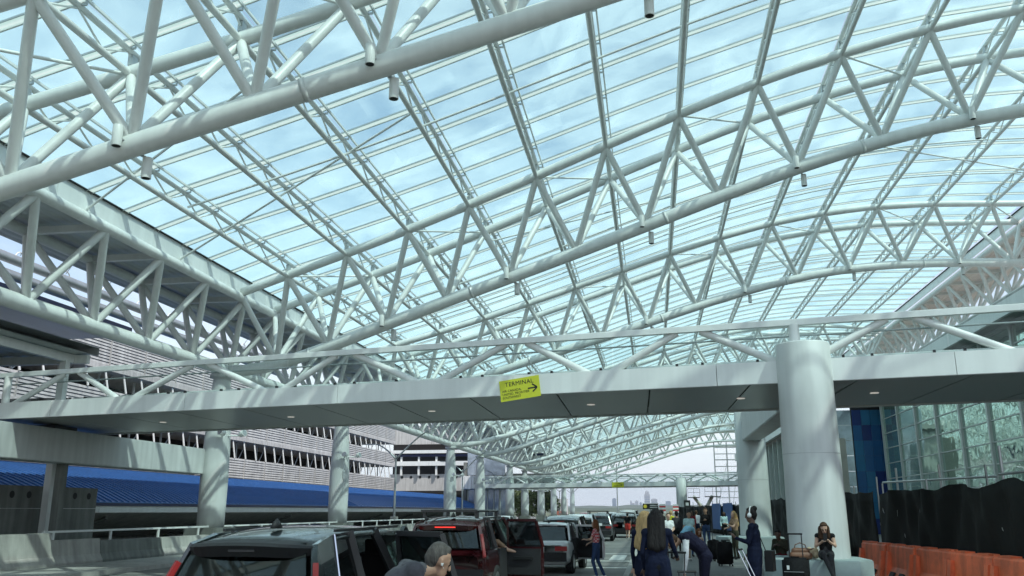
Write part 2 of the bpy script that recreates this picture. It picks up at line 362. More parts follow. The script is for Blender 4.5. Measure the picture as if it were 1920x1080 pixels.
def in_view(x, y, z):
    d = Vector((x, y, z-CAM_H)); w = d.dot(_f)
    if w < 1: return None
    a, b = d.dot(_r)/w*1636, d.dot(_u)/w*1636
    return w if abs(a) < 990 and abs(b) < 570 else None
pc = []
for i in range(len(GX)-1):
    for y in BY:
        w_ = in_view((GX[i]+GX[i+1])/2, y+1, GZ[i]); pc.append((w_ if w_ else 1e6+y, i, y))
pc.sort(); far = MB(); pm = {}
for q, (w_, i, y) in enumerate(pc):
    if q < 290:
        if i not in pm:
            me = bpy.data.meshes.new('glass_pane'); v, f = pane_geo(i); me.from_pydata(v, [], f); me.materials.append(ROOFG); me.update(); pm[i] = me
        _link(bpy.data.objects.new('glass_pane', pm[i]), roof, Matrix.Translation((0, y, 0)))
    else:
        v, f = pane_geo(i); far.add([(a, b+y, c) for a, b, c in v], f)
tag(far.build('glass_pane_field', ROOFG, roof), kind='stuff')
for y in (12., 27.2, 45.5, 50.4, 66.7, 72., 79.):
    xs = np.linspace(-15.95, 21.5, 30); sweep('tie_rod', [(x, y, zt(x)+.12) for x in xs], .042, STEEL, roof, 6)
for a, b, y0, y1 in ((-18.3,-7.4,31.,26.),(-18.3,-10.2,25.,21.),(-7.4,1.65,40.5,44.),(4.85,14.65,62.,66.),(11.4,21.5,44.,50.)):
    tube('brace_rod', (a, y0, zt(a)+.05), (b, y1, zt(b)+.1), .042, STEEL, roof, 6)

# ---- the long edge trusses
def edge_truss(side, lab, Y0, Y1):
    if side < 0: xf, xm_, xk, zt_, zb_ = -18.3, -19.8, -21.3, 11.33, 8.33
    else: xf, xm_, xk, zt_, zb_ = 24.6, 26.1, 27.6, 20.0, 16.85
    t = thing('edge_truss', lab, 'roof truss', (xm_, Y0, zb_))
    tube('top_chord', (xf, Y0, zt_), (xf, Y1, zt_), .20, STEEL, t, 14); tube('top_chord', (xk, Y0, zt_), (xk, Y1, zt_), .20, STEEL, t, 14)
    tube('bottom_chord', (xm_, Y0, zb_), (xm_, Y1, zb_), .275, STEEL, t, 16)
    y = Y0+.6; k = 0; s = 3.55
    while y < Y1-4:
        for x in (xf, xk):
            tube('web', (xm_, y, zb_+.05), (x, y+s*.42, zt_-.05), .14, STEEL, t, 8)
            tube('web', (xm_, y, zb_+.05), (x, y-s*.58, zt_-.05), .14, STEEL, t, 8)
        box('cross_beam', ((xf+xk)/2, y+s*.42, zt_+.02), (3.0, .2, .24), STEEL, t)
        y += s
    return t
edge_truss(-1, 'long white triangular truss above the garage side columns', 9.85, 215)
edge_truss(1, 'long white triangular truss along the terminal side roof edge', 12, 170)
# metal deck over the garage side truss
def deck(name, lab, x0, x1, z, m, Y0, Y1, slope=0.):
    v = []; f = []; n = int((x1-x0)/.1)
    for i in range(n+1):
        x = x0+(x1-x0)*i/n; zz = z+slope*(x-x0)+(.05 if (i // 2) % 2 else 0)
        v += [(x, Y0, zz), (x, Y1, zz), (x, Y0, zz+.12), (x, Y1, zz+.12)]
    for i in range(n):
        a = i*4; f += [(a, a+1, a+5, a+4), (a+2, a+6, a+7, a+3)]
    f += [(0, 2, 3, 1), (n*4, n*4+1, n*4+3, n*4+2)]
    return tag(mesh(name, v, f, m), lab, 'roof deck')
deck('roof_deck', 'ribbed metal deck above the garage side edge truss', -23.2, -18.42, 11.62, DECK, 8, 216)
deck('roof_deck', 'timber coloured ribbed deck above the terminal side edge truss', 24.75, 29.5, 20.28, WOODS, 12, 172)
gut = thing('gutter_fascia', 'pale panelled upstand between the garage side truss and the glass', 'gutter', (-18.3, 8, 11.45))
y = 8.
while y < 200:
    L_ = 1.93 if y < 120 else 9.65
    b = box('panel', (-18.28, y+L_/2, 11.86), (.05, L_-.025, .66), STEELF, gut); y += L_
box('dark_gap_strip', (-18.22, 104, 12.205), (.12, 192, .035), DARKGAP, gut)  # dark strip drawn for the gap at the glass edge
gut2 = thing('gutter_fascia', 'pale panelled upstand along the terminal side edge of the glass', 'gutter', (24.6, 12, 20.2))
y = 12.
while y < 170:
    box('panel', (24.45, y+2, 20.62), (.05, 3.97, .62), STEELF, gut2); y += 4
box('dark_gap_strip', (24.4, 91, 20.96), (.12, 158, .04), DARKGAP, gut2)  # same dark gap strip on the terminal side

# ---- left columns
def ell_col(prof, ex=1., ey=1., n=24): return lathe(prof, n, 0, 0, ex, ey)
LC = [16.9, 38.2, 54.7, 86.4, 101.9, 123.8, 138.6, 158.8, 179.6, 200.3, 221.7]
cprof = [(.60,0),(.61,1.0),(.62,2.2),(.60,3.4),(.55,4.6),(.47,5.8),(.41,6.6),(.40,6.75),(.56,6.78),(.56,6.95)]
CLAB = {16.9:'white tapered column behind the concrete block of the near barrier', 38.2:'white tapered column holding the end of the pale box beam', 54.7:'white tapered column with floodlights and oval plate before the grey louvred garage'}
def floodlights(x, y, z, lab, near):
    t = thing('floodlight_pair', lab, 'floodlight', (x+.5, y-.3, z), 0, 'floodlight pairs on the columns')
    tube('arm', (x+.3, y-.3, z), (x+.62, y-.55, z), .035, STEEL, t, 6); tube('arm', (x+.4, y-.15, z), (x+1.05, y+.05, z), .035, STEEL, t, 6)
    for p, d in (((x+.62, y-.6, z+.06), (-.15, -.35, .12)), ((x+1.08, y+.05, z+.05), (.35, -.1, .12))):
        p = Vector(p); d = Vector(d).normalized()*.26
        h = tube('lamp_head', p, p+d, .12, STEEL, t, 10, 1.45); tube('lamp_glass', p+d*.985, p+d*1.02, .15, GALV, h, 10)
for k, y in enumerate(LC):
    z0 = 1.12
    lab = CLAB.get(y, 'white tapered column in the distant row, %s beyond the column with the oval plate' % ORD[max(0, k-3)])
    t = thing('column', lab, 'column', (-19.8, y, z0), 0, 'columns of the garage side row')
    v, f = ell_col(cprof); mesh('shaft', v, f, COLC, t, True, RM[t])
    if k >= 2:
        a = R(-38); c = Vector((-19.8+.6*math.cos(a), y+.6*math.sin(a), z0+3.0))
        v, f = lathe([(.0, 0), (.16, 0), (.16, .012), (0, .012)], 16, ey=2.9)
        M = Matrix.Translation(c) @ Vector((math.cos(a), math.sin(a), .08)).to_track_quat('Z', 'Y').to_matrix().to_4x4()
        mesh('oval_plate', v, f, GALV, t, False, M)
    box('pedestal', (-19.8, y, z0-.56), (1.5, 1.9, 1.15), CONCD, t)
    if 0 < k < 8: floodlights(-19.8, y, z0+4.1, ('white floodlight pair on the box beam column','white floodlight pair on the oval plate column')[k-1] if k < 3 else 'white floodlight pair on a far column, %s past the oval plate column' % ORD[k-3], k < 4)
# ================================================================ ground
def sheet(name, x0, x1, y0, y1, z, m, kind='structure', parent=None):
    return tag(mesh(name, [(x0,y0,z),(x1,y0,z),(x1,y1,z),(x0,y1,z)], [(0,1,2,3)], m, parent), kind=kind)
GROUND = mat('far_ground', (.10,.12,.07), .95, var=.4, vscale=.02)
sheet('ground', -9000, 9000, -300, 14000, -.06, GROUND)
sheet('road', -19.0, -.7, -40, 330, 0, ASPH)
sheet('service_apron', -60, -19.0, -40, 330, -.012, CONCD)
v, f = prism([(-.7,-.02),(-.62,.125),(-.3,.13),(15.5,.13),(15.5,-.02)], -40, 150); tag(mesh('island_pavement', v, f, PAVE), kind='structure')
v, f = prism([(-19.0,-.02),(-16.55,-.02),(-16.5,.13),(-19.0,.14)], -40, 150); tag(mesh('pavement', v, f, CONC), kind='structure')
sheet('terminal_forecourt', 15.5, 60, -40, 150, .05, CONCD)
rd = bpy.data.objects['road']
KERB = mat('kerb_concrete', (.40,.39,.36), .85, var=.2, vscale=3)
for nm, xx in (('kerb', -.82), ('kerb', -16.42)):
    kb = MB(); y = -20.
    while y < 120: kb.box((xx, y+1.5, .065), (.16, 2.98, .14)); y += 3
    tag(kb.build(nm, KERB), kind='structure')
for x in (-12.4, -8.3, -4.2):                                  # joints of the concrete lanes
    sheet('lane_joint', x-.02, x+.02, -20, 200, .004, CONCD, 'structure', rd)
for i in range(16): sheet('lane_joint', -16.4, -.9, 4+i*6., 4.04+i*6., .004, CONCD, 'structure', rd)
for i in range(14): sheet('lane_line', -12.46, -12.34, i*9-6., i*9-3., .008, PAINTW_SUN, 'structure', rd)
for i in range(14): sheet('lane_line', -6.06, -5.94, i*9-6., i*9-3., .008, PAINTW_SUN, 'structure', rd)
for i in range(13): sheet('sun_stripe', -16.2+i*1.2, -15.6+i*1.2, 35.5, 39.5, .008, PAINTW_SUN, 'structure', rd)  # white stripes painted in place of sunlight patches on the road
for y in (25.2, 30.6, 34.6, 40.4): sheet('sun_band', -7.0, -.95, y, y+.42, .008, PAINTW_SUN, 'structure', rd)  # bands of sunlight across the lanes, put in as white colour

# ================================================================ footbridges
BA = R(-10.6)
LED = bpy.data.materials.new('downlight_led'); LED.use_nodes = True
LED.node_tree.nodes['Principled BSDF'].inputs['Emission Color'].default_value = (1,.93,.82,1); LED.node_tree.nodes['Principled BSDF'].inputs['Emission Strength'].default_value = .3
def footbridge():
    t = thing('footbridge', 'white covered footbridge with tube lattice sides carrying the tilted yellow banner in front', 'footbridge', (0, 21.37, 4.72), BA, 'footbridges over the roadway')
    x0, x1, W = -24., 17., 5.9
    for i in range(8):
        a = x0+(x1-x0)*i/8; ln = (x1-x0)/8
        for yy in (.06, W-.06): pbox('fascia_panel', (a+ln/2, yy, .255), (ln-.012, .12, .51), STEELF, t)
    for yy in (.05, W-.05): pbox('drip_edge', ((x0+x1)/2, yy, -.006), (x1-x0, .06, .012), GALV, t)
    pbox('deck', ((x0+x1)/2, W/2, .33), (x1-x0, W-.26, .2), CONCD, t)
    sl = math.tan(-BA)                                          # panel joints run with the road
    x = x0
    while x < x1:
        a = x+.02; b = x+2.38; s = .0
        v = []
        for z in (.03, .10):
            v += [(a, .14, z), (b, .14, z), (b-sl*W*1.05, W-.14, z), (a-sl*W*1.05, W-.14, z)]
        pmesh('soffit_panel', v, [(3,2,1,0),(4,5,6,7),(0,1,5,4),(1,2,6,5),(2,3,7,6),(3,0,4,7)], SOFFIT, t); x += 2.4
    for yy in (.08, W-.08):
        pbox('top_rail', ((x0+x1)/2, yy, 1.40), (x1-x0, .17, .13), STEELF, t); pbox('rail_cap', ((x0+x1)/2, yy, 1.475), (x1-x0, .11, .02), STEELF, t)
    tops = [-18.3, -13.4, -8.5, -3.45, 1.0, 5.75, 10.6, 15.2]; bots = [-20.9, -16.1, -10.8, -5.95, -1.25, 3.4, 8.2, 12.9, 16.9]
    for yy in (.08, W-.08):
        for i, tx in enumerate(tops):
            for bx, s in ((bots[i], -1), (bots[i+1], 1)):
                ptube('lattice_tube', (tx+s*.28, yy+(.07 if yy < 1 else -.07), 1.36), (bx-s*.28, yy+(.07 if yy < 1 else -.07), .46), .092, STEEL, t, 12)
        for px_ in (x0+.3, -20.9, 3.45): ptube('post', (px_, yy, .5), (px_, yy, 1.36), .12, STEEL, t, 12)
    x = x0
    for yy in (.42, W-.42):
        x = x0
        while x < x1:
            pbox('glass_panel', (x+.95, yy, .93), (1.88, .018, 1.0), RAILG, t)
            for q in (.3, 1.6): pbox('clamp', (x+q, yy-.02, .56), (.06, .07, .14), BLACKM, t)
            x += 1.92
        ptube('handrail', (x0, yy+.06, 1.16), (x1, yy+.06, 1.16), .022, GALV, t, 8)
    for dx in (-22., -17., -12., -7.1, -2.2, 1.9, 5.2, 9., 13.):
        for dy in (2.9,):
            ptube('downlight', (dx-.9*0, dy, .018), (dx, dy, .04), .11, LED, t, 14)
    return t
fb = footbridge()
fb2 = copy_tree(fb, Matrix.Translation((0, 108.2, 4.72)) @ Matrix.Rotation(R(-14), 4, 'Z'))
fb2['label'] = 'distant white footbridge with tube lattice sides near the skyline'

def banner(name, label, M, w_, h_, txt=True):
    t = bpy.data.objects.new(name, None); _link(t, None, M); tag(t, label, 'banner sign')
    v, f = [], []; n = 8
    for j in range(2):
        for i in range(n+1):
            v.append((w_*(i/n-.5), -.012*math.sin(i*1.1)*0, h_*(j-.5)))
    pm_ = MB(); pm_.box((0, 0, 0), (w_, .012, h_)); pmesh('sheet', pm_.v, pm_.f, YELLOW, t)
    B = M @ Matrix.Translation((0, -.0085, 0)) @ Matrix.Rotation(R(90), 4, 'X')
    k = h_/.54
    if txt:
        text_mesh('lettering', 'TERMINAL', .158*k, B @ Matrix.Translation((.0*k, .10*k, 0)), INK, t, 'CENTER', .001, 1.06)
        for i, s in enumerate(('AIR CANADA,', 'UNITED, FRONTIER', 'SOUTHWEST')):
            text_mesh('lettering', s, .084*k, B @ Matrix.Translation((-.48*k, (-.04-.085*i)*k, 0)), INK, t, 'LEFT', .001)
        ar = MB()
        for p, q in (((.22,0,-.03),(.46,0,-.03)), ((.34,0,.07),(.465,0,-.025)), ((.34,0,-.13),(.465,0,-.035))):
            ar.bar((p[0]*k, -.0085, p[2]*k), (q[0]*k, -.0085, q[2]*k), .003, .034*k)
        pmesh('arrow', ar.v, ar.f, INK, t)
    return t
def on_bridge(B0, x, z, dy=-.02, roll=0): return B0 @ Matrix.Translation((x, dy, z)) @ Matrix.Rotation(roll, 4, 'Y')
banner('banner', 'tilted yellow banner reading TERMINAL with arrow, hung on the near footbridge', on_bridge(RM[fb], -3.31, .155, -.012, R(-6.5)), 1.08, .54)
banner('banner', 'small yellow banner on the distant footbridge', on_bridge(RM[fb2], -4.3, .2, -.03), 1.5, .62)

# ---- columns, beams and benches of the footbridge
def round_column(name, lab, x, y, prof, group=None, stub=False):
    t = thing(name, lab, 'column', (x, y, .12), 0, group); v, f = lathe(prof, 36); mesh('shaft', v, f, COLC, t, True, RM[t])
    v, f = lathe([(.55, 2.955), (.6245, 2.956), (.6245, 2.968), (.55, 2.969)], 36); mesh('seam', v, f, GALV, t, False, RM[t])
    v, f = lathe([(.6, 0), (.70, .0), (.70, .03), (.6, .031)], 36); mesh('base_collar', v, f, GALV, t, False, RM[t])
    return t
cp = [(.645,0),(.645,.5),(.63,2.0),(.615,3.6),(.60,5.44),(.585,5.47)]
c1 = round_column('column', 'stout white round column through the near footbridge, above the concrete bench', 3.55, 20.75, cp, 'stout columns of the terminal side row')
round_column('column', 'stout white round column behind the near footbridge, holding the short box beam', 4.1, 38.0, cp[:4]+[(.60,6.2)], 'stout columns of the terminal side row')
round_column('column', 'stout white round column under the distant footbridge', 3.3, 107.2, cp[:4]+[(.6,5.5)], 'stout columns of the terminal side row')
def box_beam(lab, x, y0, y1, z0, z1, w_, extra):
    t = thing('box_beam', lab, 'beam', (x, y0, z0))
    bm = bmesh.new(); bmesh.ops.create_cube(bm, size=1); bmesh.ops.scale(bm, vec=(w_, y1-y0, z1-z0), verts=bm.verts); bmesh.ops.bevel(bm, geom=bm.edges[:], offset=.025, segments=2, affect='EDGES')
    me = bpy.data.meshes.new('girder'); bm.to_mesh(me); bm.free(); me.materials.append(COLC)
    _link(bpy.data.objects.new('girder', me), t, Matrix.Translation((x, (y0+y1)/2, (z0+z1)/2)))
    for y in extra: box('bearing', (x, y, z1+.058), (w_*.9, 1.2, .12), BLACKM, t)
    return t
lb = box_beam('long pale box beam under the garage end of the near footbridge', -20.55, 14, 37.9, 3.48, 4.60, .95, (27.9,))
box('pier', (-20.6, 28.6, 1.7), (.26, .3, 3.58), CONCD, lb)
box_beam('short pale box beam between the footbridge and the stout column behind it', 4.1, 27.0, 37.6, 4.66, 5.8, .75, ())
def bench_block(lab, x, y, sx, sy, h):
    bm = bmesh.new(); bmesh.ops.create_cube(bm, size=1); bmesh.ops.scale(bm, vec=(sx, sy, h), verts=bm.verts)
    ed = [e for e in bm.edges if abs(e.verts[0].co.z-e.verts[1].co.z) > .1]; bmesh.ops.bevel(bm, geom=ed, offset=.34, segments=1, affect='EDGES')
    bmesh.ops.bevel(bm, geom=[e for e in bm.edges if e.verts[0].co.z > 0 and e.verts[1].co.z > 0], offset=.02, segments=2, affect='EDGES')
    me = bpy.data.meshes.new('concrete_bench'); bm.to_mesh(me); bm.free(); me.materials.append(BENCH)
    return tag(_link(bpy.data.objects.new('concrete_bench', me), None, Matrix.Translation((x, y, .13+h/2-.005))), lab, 'bench', 'concrete benches round the stout columns')
bench_block('grey green concrete bench with the seated woman and handbag', 3.45, 20.7, 2.05, 2.2, .73)
bench_block('grey green concrete bench beside the headphone wearer', 3.75, 37.6, 2.5, 2.6, .73)

# ================================================================ terminal
CGL = bpy.data.materials.new('curtain_wall_glass'); CGL.use_nodes = True; n_ = CGL.node_tree.nodes; l_ = CGL.node_tree.links; n_.clear()
o_ = n_.new('ShaderNodeOutputMaterial'); mxs = n_.new('ShaderNodeMixShader'); df = n_.new('ShaderNodeBsdfDiffuse'); df.inputs[0].default_value = (.14,.22,.19,1)
gg = n_.new('ShaderNodeBsdfGlossy'); gg.inputs[0].default_value = (.68,.84,.75,1); gg.inputs['Roughness'].default_value = .03; mxs.inputs[0].default_value = .68
ns_ = n_.new('ShaderNodeTexNoise'); ns_.inputs['Scale'].default_value = .55; ns_.inputs['Detail'].default_value = 2; ge = n_.new('ShaderNodeNewGeometry'); l_.new(ge.outputs['Position'], ns_.inputs['Vector'])
bp_ = n_.new('ShaderNodeBump'); bp_.inputs['Strength'].default_value = .11; bp_.inputs['Distance'].default_value = .25; l_.new(ns_.outputs['Fac'], bp_.inputs['Height']); l_.new(bp_.outputs[0], gg.inputs['Normal'])
l_.new(df.outputs[0], mxs.inputs[1]); l_.new(gg.outputs[0], mxs.inputs[2]); l_.new(mxs.outputs[0], o_.inputs[0])
tb = thing('terminal_building', 'terminal with green glass curtain wall behind the black fence', 'building', (18, 20, 0))
MY = [72.5-4.4*k for k in range(14)]
for y in MY: box('mullion', (17.95, y, 5.45), (.15, .22, 10.7), CWALLM, tb)
TZ = [.85+1.13*k for k in range(9)]
for z in TZ: box('transom', (17.985, 43.9, z), (.06, 57.4, .06), CWALLM, tb)
pmc = {}
for i in range(len(MY)-1):
    for k, z in enumerate(TZ):
        zz = z+.565; h = 1.1
        if z+1.13 > 10.7: h = 10.78-z-.03; zz = z+.03+h/2
        o = box('glass_pane', (18.03, (MY[i]+MY[i+1])/2, zz), (.03, 4.36, h), CGL, tb)
        o.rotation_euler  # panes are set by matrix; tiny tilts come from the bump of the glass
box('plinth', (18.05, 44, .42), (.3, 58, .84), CONC, tb)
box('head_beam', (18.0, 44, 10.98), (.5, 58, .36), CWALLM, tb)
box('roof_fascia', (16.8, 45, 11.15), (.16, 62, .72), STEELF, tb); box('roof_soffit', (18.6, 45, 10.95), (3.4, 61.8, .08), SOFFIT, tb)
box('roof', (22.5, 45, 11.5), (11.5, 61.6, .25), FARCONC, tb)
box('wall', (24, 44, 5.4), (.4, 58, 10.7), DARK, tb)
BLU = [mat('blue_tile_%d' % i, c, .35, var=.08) for i, c in enumerate(((.012,.10,.26),(.006,.03,.16),(.02,.15,.30)))]
bw = thing('blue_tiled_wall', 'wall of square blue tiles in several shades beside the curtain wall', 'wall', (16.2, 74.6, 0))
box('backing', (17.85, 74.75, 5.1), (3.5, .2, 9.9), DARK, bw)
random.seed(3)
for r_ in range(8):
    for c_ in range(5): box('tile', (16.5+c_*.7, 74.6, .62+r_*1.22), (.685, .08, 1.205), BLU[random.choice((0,0,1,2,1))], bw)
pg = thing('glazed_lobby_wall', 'pale reflecting glass wall beside the blue tiles', 'wall', (15.2, 74.7, 0))
PALEG = mat('pale_reflecting_glass', (.45,.52,.60), .12, metal=.6, var=.3, vscale=1.2, bump=.4, bscale=1.2)
for r_ in range(8): box('glass_pane', (15.4, 74.75, .65+r_*1.22), (1.55, .05, 1.19), PALEG, pg)
BEIGE = mat('beige_render', (.42,.40,.34), .8, var=.1)
tag(box('pillar', (14.15, 70.5, 3.6), (.9, .5, 7.2), BEIGE), 'beige rectangular pillar beside the pale glass wall', 'pillar')
# far wing of the terminal behind the stout columns
fw_ = thing('terminal_wing', 'far glazed terminal wing with vertical fins behind the stout columns', 'building', (12.5, 90, 0))
for k in range(15): box('fin', (11.9, 80+k*3.2, 4.2), (.35, .22, 8.4), CWALLM, fw_)
for k in range(14): box('glass_pane', (12.1, 81.6+k*3.2, 4.2), (.05, 3.1, 8.3), CGL, fw_)
box('roof_fascia', (11.4, 102, 8.9), (.3, 46, .9), STEELF, fw_); box('roof', (16, 102, 8.8), (9, 46, .4), FARCONC, fw_); box('end_wall', (14.3, 79.4, 4.2), (4.4, .3, 8.4), FARCONC, fw_)

# ================================================================ fence, rail and water-filled barriers
def fence(lab, pts, z0, h, name='screen_fence'):
    t = thing(name, lab, 'fence', (pts[0][0], pts[0][1], z0))
    P = [Vector((*p, 0)) for p in pts]; v = []; f = []; seg = []
    for a, b in zip(P[:-1], P[1:]):
        n = max(2, int((b-a).length/.16))
        for i in range(n): seg.append(a+(b-a)*i/n)
    seg.append(P[-1]); s = 0; nz_ = 9
    for i, p in enumerate(seg):
        s = i*.16
        sag = .10*abs(math.sin(s*1.05))+.05*math.sin(s*2.7+1)
        for k in range(nz_):
            zz = z0+(h-sag)*k/(nz_-1)
            o = .09*math.sin(s*2.1+k*.35)+.06*math.sin(s*5.3+k*.8)+.05*math.sin(s*8.1-k*.6)*math.sin(s*.7)
            v.append((p.x+o*(.3+k/nz_*.7), p.y+.03*math.sin(s*4+k), zz))
    for i in range(len(seg)-1):
        for k in range(nz_-1): f.append((i*nz_+k, (i+1)*nz_+k, (i+1)*nz_+k+1, i*nz_+k+1))
    o = mesh('fabric', v, f, MESHF, t, True); md = o.modifiers.new('thickness', 'SOLIDIFY'); md.thickness = .012
    for q in range(9 if pts[0][1] < 20 else 0):
        u_ = random.random(); p = P[0].lerp(P[1], u_) if q % 2 else P[1].lerp(P[2], u_); zz = z0+random.uniform(.9, h-.5); an = random.uniform(-.6, .6); ln = random.uniform(.06, .16)
        mesh('tear_light', [(p.x-.20, p.y-.012, zz), (p.x-.20, p.y+.015, zz+.01), (p.x-.19, p.y+an*ln+.012, zz-ln), (p.x-.19, p.y+an*ln-.01, zz-ln*.95), (p.x-.205, p.y, zz-ln*.5)], [(0,1,4),(1,2,4),(2,3,4),(3,0,4)], GALV, t)  # pale patches on the fabric stand in for light through tears
    for a, b in zip(P[:-1], P[1:]):
        n = max(1, round((b-a).length/2.9))
        for i in range(n+1):
            p = a+(b-a)*i/n; tube('post', (p.x+.16, p.y, z0-.05), (p.x+.16, p.y, z0+h+.18*(1+(i % 3 == 0))), .024, GALV, t, 6)
    return t
fence('black fabric screen fence behind the orange barriers', [(7.25,12.5),(6.75,20),(6.35,27)], .1, 2.33)
fence('black fabric screen fence between the two stout columns', [(6.3,27.4),(6.1,45),(6.0,62)], .1, 2.35)
fence('black and blue far end of the screen fence', [(5.95,62.5),(4.6,75),(3.6,88),(2.5,101)], .1, 2.2)
BTARP = mat('blue_tarpaulin', (.03,.10,.28), .6, var=.2, vscale=2, bump=.4, bscale=4)
for i in range(2): tag(box('tarpaulin', (5.25-i*.5, 66.4+i*4.6, 1.45), (.04, 3.4, 1.9), BTARP, None, R(6.2)), 'blue tarpaulin tied to the far screen fence, %s sheet' % ('nearer the column' if i == 0 else 'nearer the boom lift'), 'tarpaulin')
rail = thing('pipe_rail', 'grey scaffold pipe rail standing behind the black fence', 'railing', (8.2, 20, .1))
for y, zz in ((13, 3.0), (17.5, 3.1), (21.9, 3.3), (26.3, 3.1), (30.6, 3.2)): tube('post', (8.0-.03*(y-13)*.3, y, .1), (8.0-.03*(y-13)*.3, y, zz), .035, GALV, rail, 8)
tube('top_pipe', (8.1, 12.5, 2.66), (7.85, 21.9, 2.66), .03, GALV, rail, 8); tube('top_pipe', (7.85, 22.0, 2.62), (7.5, 31, 2.75), .03, GALV, rail, 8)
def water_barrier():
    t = thing('water_barrier', 'x', 'barrier', (6.1, 20, .125), 0, 'orange water-filled barriers below the black fence')
    prof = [(-.30,0),(.30,0),(.30,.12),(.16,.38),(.13,.86),(.09,.90),(-.09,.90),(-.13,.86),(-.16,.38),(-.30,.12)]
    v, f = prism(prof, -.98, .98); pmesh('shell', v, f, ORANGE, t)
    for y in (-.86, .86): pbox('rib', (-.215, y, .38), (.10, .16, .72), ORANGE, t, (0, R(9), 0))
    for y in (-.36, .36):
        pbox('fork_slot', (-.248, y, .20), (.11, .30, .13), DARKGAP, t, (0, R(27), 0)); pbox('top_lug', (0, y*1.5, .912), (.20, .5, .035), ORANGE, t)
    for y in (-.98, .98): ptube('hinge_pin', (-.05, y, .05), (-.05, y, .93), .05, ORANGE, t, 8)
    return t
wb = water_barrier(); spots = [(6.62,13.2),(6.50,15.2),(6.38,17.2),(6.26,19.2),(6.14,21.2),(5.98,23.2),(5.80,25.2),(5.75,31.0),(5.7,33.0),(5.7,35.0)]
for i, (x, y) in enumerate(spots):
    M = Matrix.Translation((x, y, .125)) @ Matrix.Rotation(R(3.5+random.uniform(-1.5, 1.5)), 4, 'Z')
    lab = ('orange water-filled barrier, %s along from the concrete bench' % ORD[6-i]) if i < 7 else 'orange water-filled barrier behind the stout column, %s past the bench' % ORD[i-7]
    if i == 0:
        M0 = RM[wb]; wb.matrix_basis = M
        wb['label'] = lab; wb_src = wb; RMsrc = M0
    else:
        c = wb.copy(); COL.objects.link(c); c.matrix_basis = M; c['label'] = lab; RM[c] = M
        for ch in CH[wb]:
            d = ch.copy(); COL.objects.link(d); d.parent = c; d.matrix_parent_inverse = ch.matrix_parent_inverse
RM[wb] = wb.matrix_basis.copy()
# ================================================================ garage side: parapet, wall, blue roof
def parapet(y0, y1, h, lab, wide=1.0, m=CONC):
    prof = [(-.30*wide,0),(.30*wide,0),(.30*wide,.08),(.20*wide,.30),(.13*wide,h),(-.13*wide,h),(-.20*wide,.30),(-.30*wide,.08)]
    bmv, f = prism(prof, y0+.015, y1-.015)
    o = mesh('concrete_barrier', bmv, f, m, None, False, Matrix.Translation((-19.45, 0, .13)))
    return tag(o, lab, 'barrier', 'concrete barriers along the garage side')
parapet(21.9, 26.6, 1.03, 'tall concrete barrier block with stained face at the end of the parapet', 1.5)
parapet(26.65, 29.3, .80, 'short pale concrete barrier between the tall block and the long parapet', 1.2)
y = 29.35; k = 0
while y < 118:
    if not any(abs(y+2-c) < 1.2 for c in ()):
        parapet(y, y+4.0, .72, 'grey concrete parapet segment, %s from the short pale barrier' % (ORD+['seventeenth','eighteenth','nineteenth','twentieth','twenty-first','twenty-second','twenty-third'])[k], 1.0, CONC if k % 3 else CONCD)
    y += 4.0; k += 1
for k in range(4): parapet(2+k*4.9, 6.9+k*4.9, 1.03, 'tall concrete barrier block, %s before the end of the parapet' % ORD[3-k], 1.5)
hr = thing('guard_rail', 'low white steel rail on the concrete parapet', 'railing', (-19.6, 26.7, .9))
box('top_rail', (-19.62, 72, 1.19), (.07, 90.6, .07), STEEL, hr)
for i in range(29): box('post', (-19.62, 27.2+i*3.2, 1.0), (.06, .09, .34), STEEL, hr)
dw = thing('retaining_wall', 'dark stained concrete wall with a row of round holes', 'wall', (-22.2, 26, -.1))
for i, (a, b) in enumerate(((8., 14.), (14., 20.), (20.0, 26.2), (26.2, 32.9))):
    for z0, z1 in ((-.05, 1.95), (1.95, 2.74)): box('wall_panel', (-22.2, (a+b)/2, (z0+z1)/2), (.4, b-a-.02, z1-z0-.015), CONCD, dw)
for i in range(12):
    y = 32.35-i*.86
    tube('hole_ring', (-21.99, y, 2.42), (-22.02, y, 2.42), .16, CONCD, dw, 14); tube('hole_shade', (-21.985, y, 2.42), (-22.0, y, 2.42), .125, DARKGAP, dw, 14)  # flat dark discs stand in for the shade inside the holes

